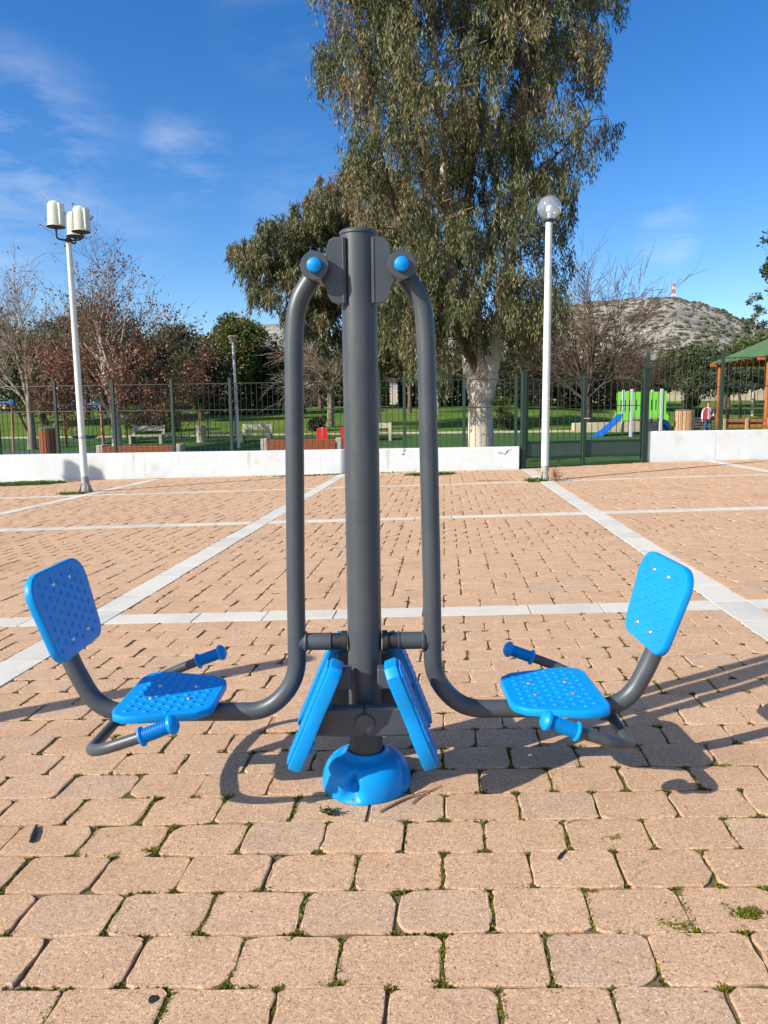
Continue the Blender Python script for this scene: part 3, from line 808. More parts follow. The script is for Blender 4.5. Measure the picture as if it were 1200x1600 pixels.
# the neighbouring machine's post, just out of the frame on the left, whose shadow reaches into the picture
t = thing('exercise_machine_post', 'plain dark grey pole of the next machine beyond the left seat', 'machine post', (-2.62, 2.18, KX*-2.62-.008))
b = MB(); b.cyl((0, 0, 0), (0, 0, 1.60), .0565, n=32); b.build('post', GREY, t)
b = MB(); b.lathe([(.14, 0), (.14, .01), (.12, .06), (.066, .095), (.06, .11)], n=40); b.build('base_cover', BLUE, t)

# ================================================================ WALLS, FENCES, GATE
def wall(name, x0, y0, x1, y1, zt0, zt1, th, m, label, cat, zb=-.35, parent=None, group=None):
    """a wall from (x0,y0) to (x1,y1), its front face on that line, slightly rounded top"""
    d = Vector((x1-x0, y1-y0, 0)); L = d.length; d.normalize(); n = Vector((-d.y, d.x, 0))
    if n.y < 0: n = -n
    mb = MB(); N = max(2, int(L/.5)); b = .02; vs = []; fs = []
    for i in range(N+1):
        t = i/N; p = Vector((x0, y0, 0))+d*L*t; zt = zt0+(zt1-zt0)*t
        for off, z in ((0, zb), (0, zt-b), (b*.3, zt-b*.3), (b, zt), (th-b, zt), (th-b*.3, zt-b*.3), (th, zt-b), (th, zb)):
            q = p+n*off; vs.append((q.x, q.y, z+(random.uniform(-.002, .002) if z > zb else 0)))
    for i in range(N):
        for k in range(7): fs.append((i*8+k, (i+1)*8+k, (i+1)*8+k+1, i*8+k+1))
    fs.append(tuple(range(8))); fs.append(tuple(range(N*8, N*8+8))[::-1])
    mb.add(vs, fs, False)
    return tag(mb.build(name, m, parent), label, cat, group)
wl = wall('white_wall', -15.5, yw(-15.5), 2.66, yw(2.66), .25, .447, .24, WHITEWALL, 'long low white rendered wall left of the gate, under the green railings', 'wall')
wr = wall('white_wall', 5.44, 15.44, 14.0, 14.52, .70, .735, .24, WHITEWALL, 'taller white rendered wall right of the gate with a rounded end', 'wall')
# pen scribbles on the white wall
def scribble(px, py, w, h, seed, parent):
    rnd = random.Random(seed); mb = MB(); Xw, Yw = onwall(px)
    for s_ in range(3):
        P = []; u = rnd.uniform(-w/2, w/2); v = rnd.uniform(-h/2, h/2)
        for k in range(9):
            u += rnd.uniform(-w*.22, w*.26); v += rnd.uniform(-h*.5, h*.5); v = max(-h, min(h, v))
            x = Xw+u; p = at(px, py, Yw); P.append((x, yw(x)-.001, p.z+v))
        mb.tube(smooth_path(P, .02, 3), .0045, 4, smooth=False)
        mb.build('pen_scribble', FGREY, parent); mb = MB()
scribble(785, 707, .14, .05, 3, wl)
scribble(628, 706, .10, .06, 5, wl)
def rail_fence(name, label, P0, P1, posts, zt, zm, zb, ptop, m_post=FGREEN, m_bar=FGREY, sp=.118, pw=.062, br=.0062, group=None, frac=True):
    """posts = list of fractions along P0-P1; panels of vertical bars between them"""
    P0 = Vector(P0); P1 = Vector(P1); t = thing(name, label, 'fence', (P0.x, P0.y, 0), group=group)
    D = P1-P0; L = D.length; u = D.normalized(); rz = atan2(u.y, u.x)
    F = lambda z, f: z[0]+(z[1]-z[0])*f
    for f in posts:
        p = u*(L*f); b = MB(); zt_ = F(ptop, f); b.box((p.x, p.y, (zt_-.1)/2), (pw, pw, zt_+.1), rz=rz, bev=.004)
        b.box((p.x, p.y, zt_+.004), (pw*1.1, pw*1.1, .008), rz=rz, bev=.002); b.build('fence_post', m_post, t)
    for fa, fb in zip(posts, posts[1:]):
        b = MB(); l = (fb-fa)*L; a0 = fa*L; n = max(2, round(l/sp))
        for z in (zt, zm, zb):
            if z is None: continue
            pa = u*(a0+pw/2); pb = u*(a0+l-pw/2)
            b.cyl((pa.x, pa.y, F(z, fa)), (pb.x, pb.y, F(z, fb)), .009, n=5, smooth=False)
        for k in range(1, n):
            f = fa+(fb-fa)*k/n; p = u*(L*f); bend = random.gauss(0, .003)
            b.tube([(p.x, p.y, F(zb, f)-.02), (p.x+bend, p.y, F(zt, f)+.02)], br, 5, smooth=False)
        b.build('bar_panel', m_bar, t)
    return t
# left fence stands just behind the low wall; its posts are where the photo shows them
fx = [-290, -190, -96, -4, 88, 178, 270, 361, 452, 541, 632, 725, 806]
pts = [onwall(p, .32) for p in fx]
A0 = Vector((*pts[0], 0)); A1 = Vector((*pts[-1], 0)); LL = (A1-A0).length
fr_ = [(Vector((*p, 0))-A0).length/LL for p in pts]
rail_fence('railing_fence', 'dark green vertical-bar railing behind the low white wall, left of the gate', A0, A1, fr_, (1.80, 1.77), (1.26, 1.22), (.28, .42), (1.94, 1.86))
# right fence
B0 = Vector((5.50, 15.75, 0)); B1 = Vector((14.2, 14.82, 0))
def frac_r(px):
    k = (lambda d: d[0]/d[1])(RC @ np.array([px-600.0, -150.0, FPX]))
    # intersect x = k*y with the line
    m_ = (B1.y-B0.y)/(B1.x-B0.x); y = (B0.y-m_*B0.x)/(1-m_*k); return (k*y-B0.x)/(B1.x-B0.x)
rail_fence('railing_fence', 'taller dark green vertical-bar railing behind the white wall right of the gate', B0, B1, [0.0, frac_r(1126), frac_r(1239), frac_r(1352), frac_r(1465)], (2.14, 2.30), (1.58, 1.64), (.66, .70), (2.30, 2.40))
# gate: two leaves between heavy posts
def gate():
    a = Vector((2.80, 14.88, 0)); c = Vector((4.03, 15.14, 0)); b = Vector((5.30, 15.42, 0)); u = (b-a).normalized(); rz = atan2(u.y, u.x)
    t = thing('park_gate', 'dark green two-leaf metal gate between the two white walls', 'gate', (a.x, a.y, .03))
    for p, w, h in ((a-u*.03, .10, 1.87), (c+u*.0, .07, 1.80), (b+u*.06, .13, 1.93)):
        q = p-a; m = MB(); m.box((q.x, q.y, h/2-.03), (w, .09, h+.06), rz=rz, bev=.006); m.box((q.x, q.y, h+.004), (w+.012, .102, .010), rz=rz, bev=.002)
        m.build('gate_post', FGREEN, t)
    for p, q in ((a+u*.05, c-u*.045), (c+u*.045, b-u*.03)):
        L = (q-p).length; mid = (p+q)/2-a; fr2 = MB()
        for z in (.20, .50, 1.72): fr2.box((mid.x, mid.y, z), (L, .03, .03), rz=rz, bev=.003)
        for e in (p, q):
            e2 = e-a; fr2.box((e2.x, e2.y, .96), (.03, .03, 1.55), rz=rz, bev=.003)
        lf = fr2.build('gate_leaf', FGREEN, t)
        s = MB(); s.box((mid.x, mid.y-.0, .35), (L-.03, .006, .27), rz=rz); s.build('sheet_panel', PANELG, lf)
        s = MB(); n = int(L/.125)
        for k in range(1, n):
            e = (p+(q-p)*k/n)-a; s.cyl((e.x, e.y, .51), (e.x, e.y, 1.71), .0075, n=5, smooth=False)
        s.cyl(((p-a).x, (p-a).y, 1.20), ((q-a).x, (q-a).y, 1.20), .008, n=5)
        s.build('bar_panel', FGREY, lf)
    h = MB(); q = c-a; h.tube([(q.x+.0, q.y-.04, .95), (q.x, q.y-.09, .95), (q.x+.11, q.y-.08, .95)], .009, 8); h.build('handle', GALV, t)
gate()

# ================================================================ LAMP POSTS
def flared_base(t, z1=.30):
    m = MB(); m.lathe([(.115, 0), (.115, .012), (.09, .014), (.078, .05), (.066, .16), (.060, .24), (.056, z1)], n=24)
    for k in range(4):
        a = k*pi/2+pi/4; M = Matrix.Rotation(a, 3, 'Z'); m.prism([(.055, .012), (.125, .012), (.120, .03), (.060, .20)], -.004, .004, M @ Matrix.Rotation(pi/2, 3, 'X'))
    m.build('lamp_base', RUST, t)
def lamp_triple(label, loc, lean, group):
    t = thing('street_lamp', label, 'street lamp', loc, group=group); lx, ly = lean; H = 4.17
    p = MB(); p.tube([(0, 0, .2), (lx*.5, ly*.5, 2.0), (lx, ly, H)], [.058, .053, .043], 24); pole = p.build('pole', POSTW, t)
    b = MB(); b.lathe([(.060, .92), (.0615, .925), (.0615, .955), (.060, .96)], n=24); b.build('joint_ring', RUST, pole)
    flared_base(t)
    a = MB(); a.lathe([(.045, H-.03), (.05, H-.02), (.05, H+.03), (.03, H+.05), (.0001, H+.055)], (lx, ly, 0), 18)
    heads = []
    for k in range(3):
        an = radians((228, 340, 92)[k]); hx, hy = lx+cos(an)*.23+.03, ly+sin(an)*.23; z = H+.10
        if k == 0: z += .06
        a.tube(smooth_path([(lx+cos(an)*.03, ly+sin(an)*.03, H+.0), (hx, hy, H+.0), (hx, hy, z)], .05, 4), .016, 8)
        heads.append((hx, hy, z, an))
    a.build('bracket', BLACK, t)
    for hx, hy, z, an in heads:
        s = MB(); s.lathe([(.03, 0), (.06, .012), (.10, .022), (.146, .030), (.150, .034)], (hx, hy, z-.012), 28); hd = s.build('lamp_head', BLACK, t)
        s = MB(); s.lathe([(.150, .0), (.152, .006), (.128, .016), (.124, .05), (.120, .18), (.117, .30), (.108, .352), (.085, .385), (.045, .402), (.0001, .407)], (hx, hy, z+.023), 28); s.build('lamp_shade', SHADE, hd)
        s = MB(); s.prism([(sx_*.06, z_) for sx_, z_ in ((.3, 0), (2.3, .0), (2.3, .335), (.3, .335))], -.065, .065, Matrix.Rotation(-.25, 3, 'Z') @ Matrix.Rotation(pi/2, 3, 'X'), (hx, hy, z+.045), bev=.006); s.build('side_reflector', SHADEB, hd)
    return t
Lb = gp(134, 769); lt = at(107, 372, Lb.y)
LG = 'triple-headed lamp posts on the plaza'
l1 = lamp_triple('white lamp post with three frosted cylinder heads at the left', (Lb.x, Lb.y, KX*Lb.x+KY*Lb.y), (lt.x-Lb.x, .0), LG)
l2 = copy_tree(l1, None, 'second white three-headed lamp post, standing far left beside the white wall'); l2.location = (Lb.x-7.45, Lb.y-.30, KX*(Lb.x-7.45)+KY*Lb.y); l2.rotation_euler[2] = .5
Rb = gp(851, 751); rt = at(858, 342, Rb.y)
def lamp_globe():
    t = thing('street_lamp', 'white lamp post topped by a clear glass globe, in front of the gate', 'street lamp', (Rb.x, Rb.y, KX*Rb.x+KY*Rb.y)); lx = rt.x-Rb.x; H = rt.z-KX*Rb.x
    p = MB(); p.tube([(0, 0, .2), (lx*.5, 0, 2.0), (lx, 0, H)], [.060, .058, .052], 24); pole = p.build('pole', POSTW, t)
    for z in (.95, 1.27):
        b = MB(); b.lathe([(.060, z), (.0625, z+.004), (.0625, z+.022), (.060, z+.026)], n=24); b.build('joint_ring', POSTW, pole)
    flared_base(t)
    b = MB(); b.lathe([(.055, H-.01), (.072, H), (.078, H+.02), (.078, H+.035), (.07, H+.04)], (lx, 0, 0), 24); b.build('globe_collar', BLACK, t)
    g = MB(); prof = []
    for i in range(25):
        a = -1.17+(pi/2+1.17)*i/24; prof.append((max(cos(a)*.185, .0001), sin(a)*.185))
    g.lathe(prof, (lx, 0, H+.205), 40); g.build('glass_globe', GLASS, t)
    c = MB(); c.lathe([(.018, H+.03), (.02, H+.06), (.026, H+.10), (.03, H+.13), (.016, H+.135)], (lx, 0, 0), 16)
    c.build('bulb_socket', BULB, t)
    c = MB(); c.lathe([(.022, H+.135), (.042, H+.15), (.046, H+.19), (.044, H+.225), (.028, H+.245), (.0001, H+.25)], (lx, 0, 0), 18); c.build('bulb', BULB, t)
lamp_globe()
def lamp_cone():
    p0 = at(373, 690, 25.5); p1 = at(364, 534, 25.5)
    t = thing('street_lamp', 'slim grey lamp post with a funnel-shaped top, on the lawn behind the left railing', 'street lamp', (p0.x, 25.5, 0)); H = p1.z; lx = p1.x-p0.x
    p = MB(); p.tube([(0, 0, -.02), (lx, 0, H)], [.060, .04], 14); p.build('pole', POSTW, t)
    h = MB(); h.lathe([(.05, H-.02), (.07, H+.0), (.13, H+.10), (.19, H+.155), (.20, H+.165), (.16, H+.19), (.0001, H+.20)], (lx, 0, 0), 20); h.build('lamp_head', CONC, t)
lamp_cone()
def slim_pole(px, py0, py1, Y, label):
    a = at(px, py0, Y); b = at(px, py1, Y); t = thing('lamp_pole', label, 'lamp post', (a.x, Y, a.z))
    p = MB(); p.cyl((0, 0, 0), (0, 0, b.z-a.z), .055, .045, n=10); p.build('pole', POSTW, t)
    f = MB(); f.lathe([(.22, -.05), (.22, .04), (.10, .07), (.06, .08)], n=12); f.build('footing', CONC, t)
slim_pole(683, 659, 540, 42, 'slim white pole on the lawn left of the thick eucalyptus trunk')

# ================================================================ PLAYGROUND
st = wall('retaining_wall', -17, 29.0, 7.3, 29.0, .40, .42, .30, STONE, 'low cream stone retaining wall along the foot of the lawn', 'wall', -.05)
wall('retaining_wall', 7.32, 28.9, 10.9, 28.9, .70, .74, .34, STONE, 'higher stretch of cream stone retaining wall behind the blue slide', 'wall', -.05)
def litter_bin(px, py0, py1, Y, w, label, m, zb=None):
    a = at(px, py0, Y); z0 = zb if zb is not None else gz(a.x, Y)
    t = thing('litter_bin', label, 'litter bin', (a.x, Y, z0)); H = a.z-z0; n = 16; r = w/2
    for z in (.12, H*.82):
        pass
    i = MB(); i.lathe([(r*.80, .04), (r*.82, H*.96), (r*.84, H+.02), (r*.95, H+.035), (r*.95, H+.005), (r*.74, H), (r*.70, H*.5), (.0001, H*.45)], n=22); i.build('bin_liner', LINER, t)
    s = MB()
    for k in range(n):
        an = 2*pi*k/n; M = Matrix.Rotation(an, 3, 'Z'); s.box((cos(an)*r*.93, sin(an)*r*.93, H*.5), (r*.13, 2*pi*r/n*.78, H*.97), M=M, bev=.006)
    s.build('wood_slats', m, t)
litter_bin(75, 671, 709, 19.2, .46, 'red-brown slatted wooden litter bin at the left behind the railing', WOODR)
litter_bin(1070, 641, 672, 27.5, .70, 'pale slatted wooden litter bin right of the slide', WOODP)
def ribbed_bin():
    a = at(314, 665, 27.3); t = thing('litter_bin', 'ribbed pale concrete litter bin between the stone benches', 'litter bin', (a.x, 27.3, 0)); H = a.z
    m = MB(); m.lathe([(.165, 0), (.165, H*.96), (.18, H), (.15, H), (.14, H*.6), (.0001, H*.55)], n=48, fn=lambda r, z, an: (r+(.012*abs(sin(an*8)) if r > .16 and z < H*.97 else 0), z)); m.build('bin_body', CONC, t)
ribbed_bin()
def stone_bench(px0, px1, py, Y, label):
    a = at(px0, py, Y); b = at(px1, py, Y); c = (a+b)/2; w = b.x-a.x; z0 = gz(c.x, Y)
    t = thing('stone_bench', label, 'bench', (c.x, Y, z0), group='pale stone benches by the retaining wall')
    for s_ in (-1, 1):
        m = MB(); m.prism([(-.25, 0), (.20, 0), (.22, .42), (.30, .80), (.22, .82), (.10, .46), (-.25, .42)], -.05, .05, Matrix.Rotation(pi/2, 3, 'Z') @ Matrix.Rotation(pi/2, 3, 'X'), (s_*(w/2-.06), 0, 0), bev=.008); m.build('bench_end', CONC, t)
    m = MB(); m.box((0, -.03, .445), (w-.02, .42, .055), bev=.01); m.build('seat', CONC, t)
    m = MB(); m.box((0, .215, .70), (w-.16, .05, .20), M=Matrix.Rotation(radians(-15), 3, 'X'), bev=.01); m.build('backrest', CONC, t)
stone_bench(204, 256, 678, 27.2, 'pale stone bench left of the ribbed concrete bin')
stone_bench(377, 425, 678, 27.2, 'pale stone bench behind the left end of the low wooden bench')
stone_bench(566, 612, 675, 27.2, 'pale stone bench half hidden by the thick grey machine post')
def plank_bench(px0, px1, pyt, Y, label, apron):
    a = at(px0, pyt, Y); b = at(px1, pyt+(-.0115*(px1-px0)), Y); c = (a+b)/2; w = b.x-a.x; z0 = gz(c.x, Y); H = c.z-z0
    t = thing('wooden_bench', label, 'bench', (c.x, Y, z0), group='low wooden plank benches on concrete blocks')
    for s_ in (-1, 1):
        m = MB(); m.box((s_*(w/2-.05), 0, (H+.03)/2), (.16, .44, H+.03), bev=.012); m.build('bench_end', CONC, t)
    for k in range(3):
        m = MB(); m.box((0, -.145+k*.145, H-.03), (w-.27, .125, .045), bev=.008); m.build('seat_plank', WOODR, t)
    if apron:
        m = MB(); m.box((0, -.235, H-.16), (w-.27, .035, .22), bev=.008); m.build('front_plank', WOODR, t)
plank_bench(157, 284, 697, 18.2, 'long low red-brown plank bench on concrete blocks, between lamp post and bin', True)
plank_bench(411, 533, 687, 19.6, 'low red-brown plank bench behind the left pipe of the machine', True)
def red_panel(px, pyt, Y, w, label):
    a = at(px, pyt, Y); t = thing('play_panel', label, 'play equipment', (a.x, Y, 0), group='red play panels'); H = a.z
    m = MB(); m.box((0, .04, H/2), (.06, .05, H), bev=.006); m.build('post', BULB, t)
    for s_ in (-1, 1):
        m = MB(); m.prism([(s_*.02, .02), (s_*w/2, .02), (s_*w/2, H*.9), (s_*w*.36, H), (s_*.02, H)], -.02, .02, Matrix.Rotation(pi/2, 3, 'X'), bev=.005); m.build('board', REDP, t)
red_panel(503, 668, 23.5, .34, 'red two-board play panel behind the left pipe of the machine')
red_panel(539, 667, 23.5, .30, 'red play panel just left of the thick grey machine post')
def swing(px0, px1, pz, Y, label, seat=True):
    a = at(px0, pz, Y); b = at(px1, pz, Y); t = thing('swing_set', label, 'swing', ((a.x+b.x)/2, Y, 0), group='swing sets in the shade on the left'); w = b.x-a.x; H = a.z
    m = MB(); m.cyl((-w/2, 0, H), (w/2, 0, H), .05, n=12); m.build('top_bar', SWB, t)
    for s_ in (-1, 1):
        m = MB(); m.box((s_*w/2, 0, H), (.18, .22, .20), bev=.03); j = m.build('corner_joint', SWB, t)
        for q in (-1, 1):
            m = MB(); m.cyl((s_*w/2, q*.06, H), (s_*(w/2+.32), q*.85, -.02), .04, n=10); m.build('leg', SWR, t)
    if seat:
        m = MB(); m.lathe([(.0001, -.06), (.25, -.05), (.40, 0), (.46, .05), (.42, .05), (.2, 0), (.0001, -.01)], (w*.02, 0, .46), 24); sc = m.build('basket_seat', SWB, t)
        for q in (-1, 1):
            for s_ in (-1, 1):
                m = MB(); m.cyl((w*.02+s_*.36, q*.25, .5), (w*.02+s_*.30, 0, H), .012, n=5); m.build('chain', FGREY, sc)
swing(98, 158, 633, 25.5, 'blue-topped swing with red legs and a round basket seat behind the railing')
swing(-40, 20, 630, 26.5, 'blue-topped swing at the far left edge of the playground', False)
def low_fence():
    a = at(196, 656, 28.2); b = at(366, 655, 28.2)
    rail_fence('garden_fence', 'low fine dark green wire fence in front of the hedge on the left', (a.x, 28.3, 0), (b.x, 28.3, 0), [0, .25, .5, .75, 1], (a.z, b.z), None, (.15, .15), (a.z+.05, b.z+.05), sp=.10, pw=.05, br=.005)
low_fence()
# slide and climbing frame
def playset():
    Y = 27.3; q = lambda px, py, dy=0: at(px, py, Y+dy)
    base = q(985, 690); t = thing('slide_frame', 'small play frame with blue slide, lime green side panels and grey posts', 'play equipment', (base.x, Y, 0)); O = Vector((base.x, Y, 0))
    zd = q(985, 653).z; zt = q(985, 608).z
    x1 = q(1033, 640).x-O.x
    for x in (0, x1):
        for y in (0, .95):
            m = MB(); m.box((x, y, zt/2), (.10, .10, zt), bev=.012); m.build('post', GALV, t)
    m = MB(); m.box((x1/2, .475, zd-.02), (x1+.05, 1.0, .06), bev=.008); m.build('deck', CONC, t)
    for nm, (a, b) in dict(p=(-.32, .32), r=(x1*.5-.10, x1+.40)).items(): pass
    # green panels
    def panel(x0, x1_, z0, z1, y, flare):
        m = MB(); h = z1-z0
        o = [(x0-flare, z0), (x1_, z0), (x1_, z1-.03), (x1_-.05, z1), (x0+.08, z1), (x0+.02, z1-.06), (x0+.02, z0+h*.35)]
        m.prism(o, -.012, .012, Matrix.Rotation(pi/2, 3, 'X'), (0, y, 0), bev=.006); pn = m.build('side_panel', PLAYG, t)
        for k in range(2):
            s = MB(); s.box(((x0+x1_)/2-.08+k*.16, y-.014, z0+h*.5), (.035, .006, h*.4), bev=.002); s.build('panel_slot', FGREEN, pn)
    xa = q(975, 640).x-O.x; xb = q(1000, 640).x-O.x
    panel(xa, -.055, zd-.10, zt-.06, -.02, .12)
    panel(.06, x1*.40, zd, zt-.10, -.02, 0)
    panel(x1*.52, x1-.06, zd, zt-.10, -.02, 0)
    panel(xa, -.055, zd-.10, zt-.06, .97, .12); panel(.06, x1-.06, zd, zt-.10, .97, 0)
    m = MB(); o = [(x1+.06, zd-.05), (x1+.30, zd-.12), (x1+.28, zd+.05), (x1+.16, zd+.18), (x1+.18, zt-.10), (x1+.06, zt-.06)]
    m.prism(o, -.012, .012, Matrix.Rotation(pi/2, 3, 'X'), (0, -.02, 0), bev=.006); m.build('side_panel', PLAYG, t)
    # slide chute
    A = Vector((-.05, .45, zd+.02)); B = q(922, 690)-O; Bz = .13
    P = smooth_path([(A.x, A.y, A.z), (A.x-.22, A.y, A.z-.01), (B.x+.55, .45, Bz+.16), (B.x+.25, .45, Bz), (B.x, .45, Bz)], .3, 6)
    m = MB(); w = .25; vs = []; fs = []; sec = [(-w-.03, .0), (-w-.03, .16), (-w, .17), (-w, .02), (w, .02), (w, .17), (w+.03, .16), (w+.03, 0)]
    for p in P:
        for y, z in sec: vs.append((p.x, p.y+y, p.z+z-.04))
    n = len(sec)
    for i in range(len(P)-1):
        for k in range(n): fs.append((i*n+k, i*n+(k+1) % n, (i+1)*n+(k+1) % n, (i+1)*n+k))
    fs.append(tuple(range(n))); fs.append(tuple(range((len(P)-1)*n, len(P)*n))); m.add(vs, fs); m.build('slide_chute', SLIDEB, t)
    m = MB(); m.cyl((B.x+.12, .45, 0), (B.x+.12, .45, Bz-.02), .04, n=10); m.build('slide_foot', GALV, t)
    # short blue step ramp on the far side
    m = MB(); m.prism([(x1+.08, zd-.05), (x1+.46, zd-.50), (x1+.46, zd-.28), (x1+.12, zd+.10)], -.22, .22, Matrix.Rotation(pi/2, 3, 'X'), (0, .45, 0), bev=.01); m.build('step_ramp', SLIDEB, t)
playset()
# pergola with green shingle roof at the right
def pergola():
    Y = 30.5; q = lambda px, py, dy=0: at(px, py, Y+dy)
    c = q(1197, 660); O = Vector((c.x, Y, gz(c.x, Y)))
    t = thing('pergola', 'orange timber pergola with a green shingle roof at the right edge', 'shelter', tuple(O)); rel = lambda v: v-O
    pn = rel(q(1197, 600)); zb = q(1197, 562).z-O.z
    W = 4.2; Dp = 4.4
    xs_ = (0.0, W); ysd = (0.0, Dp)
    for x in xs_:
        for y in ysd:
            m = MB(); m.box((x, y, zb/2), (.15, .15, zb), bev=.012); po = m.build('post', WOODO, t)
            for sx in (1, -1):
                if (x == 0 and sx < 0) or (x > 0 and sx > 0): continue
                b = MB(); b.cyl((x+sx*.06, y, zb-.42), (x+sx*.42, y, zb-.06), .045, n=6, smooth=False); b.build('brace', WOODO, po)
    for y in ysd:
        m = MB(); m.box((W/2, y, zb+.07), (W+.9, .12, .16), bev=.01); m.build('beam', WOODO, t)
    for x in xs_:
        m = MB(); m.box((x, Dp/2, zb+.05), (.12, Dp+.9, .14), bev=.01); m.build('beam', WOODO, t)
    ov = .30; zr = zb+.12; x0, x1, y0, y1 = -ov, W+ov, -ov, Dp+ov; zp = zr+1.25; yc0, yc1 = y0+2.2, y1-2.2; xm = (x0+x1)/2
    lo = [Vector(v) for v in ((x0, y0, zr), (x1, y0, zr), (x1, y1, zr), (x0, y1, zr), (xm, yc0, zp), (xm, yc1, zp))]
    up = [v+Vector((0, 0, .06)) for v in lo]
    m = MB(); m.add(lo+up, [(0, 1, 4), (1, 2, 5, 4), (2, 3, 5), (3, 0, 4, 5), (6, 7, 10), (7, 8, 11, 10), (8, 9, 11), (9, 6, 10, 11), (0, 1, 7, 6), (1, 2, 8, 7), (2, 3, 9, 8), (3, 0, 6, 9)]); m.build('roof', ROOFG, t)
    for k in range(9):
        y = y0+.15+(y1-y0-.3)*k/8
        zz = zr+1.25*min((y-y0)/2.2, (y1-y)/2.2, 1)
        for sx in (-1, 1):
            xe = x0+.03 if sx < 0 else x1-.03; hh = zr-.05
            m = MB(); m.cyl((xe, y, hh), (xm+(xe-xm)*(1-(zz-zr)/1.25), y, zz-.05), .045, n=4, smooth=False); m.build('rafter', WOODO, t)
    for k in range(5):
        x = x0+.5+(x1-x0-1)*k/4
        m = MB(); zz = zr+1.25*min(1, min(x-x0, x1-x)/(xm-x0))*.9; m.cyl((x, y0+.03, zr-.05), (x, y0+2.2*(zz-zr)/1.25, zz-.05), .045, n=4, smooth=False); m.build('rafter', WOODO, t)
pergola()
def timber_rail():
    Y = 28.7; a = at(1132, 655, Y); b = at(1235, 652, Y); t = thing('timber_rail', 'low orange timber railing in front of the pergola', 'fence', (a.x, Y, .0)); w = b.x-a.x; H = a.z
    for z in (H-.06, H-.27, H-.48):
        m = MB(); m.box((w/2, 0, z), (w, .05, .12), bev=.01); m.build('rail', WOODO, t)
    for k in range(4):
        m = MB(); m.box((w*k/3, -.05, (H+.02)/2), (.12, .06, H+.02), bev=.01); m.build('post', WOODP, t)
timber_rail()
def slat_bench():
    Y = 31.5; a = at(1082, 656, Y); b = at(1104, 656, Y); t = thing('slatted_bench', 'grey-brown slatted bench beside the woman in the maroon vest', 'bench', ((a.x+b.x)/2, Y, 0)); w = b.x-a.x+.3
    for k in range(3):
        m = MB(); m.box((0, -.13+k*.13, .44), (w, .11, .035), bev=.006); m.build('seat_slat', WOODG, t)
    for k in range(3):
        m = MB(); m.box((0, .22, .55+k*.12), (w, .03, .09), bev=.006); m.build('back_slat', WOODG, t)
    for s_ in (-1, 1):
        m = MB(); m.box((s_*(w/2-.1), .0, .21), (.06, .38, .42), bev=.006); m.box((s_*(w/2-.1), .24, .5), (.05, .03, .7), bev=.004); m.build('leg', FGREY, t)
slat_bench()

# ================================================================ THE PERSON
def skin_mesh(name, V, E, R, m, parent, sub=2):
    me = bpy.data.meshes.new(name); me.from_pydata(V, E, []); me.materials.append(m)
    o = bpy.data.objects.new(name, me); C.objects.link(o); o.parent = parent
    sk = o.modifiers.new('skin', 'SKIN'); sk.use_smooth_shade = True
    if not me.skin_vertices: 
        bpy.context.view_layer.objects.active = o
    lay = me.skin_vertices[0] if me.skin_vertices else None
    if lay is not None:
        for i, r in enumerate(R): lay.data[i].radius = r if isinstance(r, tuple) else (r, r)
        lay.data[0].use_root = True
    sb = o.modifiers.new('sub', 'SUBSURF'); sb.levels = sub; sb.render_levels = sub
    return o
def loft(mb, rings, n=20, cap=True):
    """rings = [(cx, cy, cz, rx, ry)] stacked to one closed smooth surface"""
    vs = []; fs = []
    for cx, cy, cz, rx, ry in rings:
        for k in range(n):
            a = 2*pi*k/n; vs.append((cx+rx*cos(a), cy+ry*sin(a), cz))
    for i in range(len(rings)-1):
        for k in range(n): fs.append((i*n+k, i*n+(k+1) % n, (i+1)*n+(k+1) % n, (i+1)*n+k))
    if cap: fs.append(tuple(range(n))[::-1]); fs.append(tuple((len(rings)-1)*n+k for k in range(n)))
    mb.add(vs, fs, True)
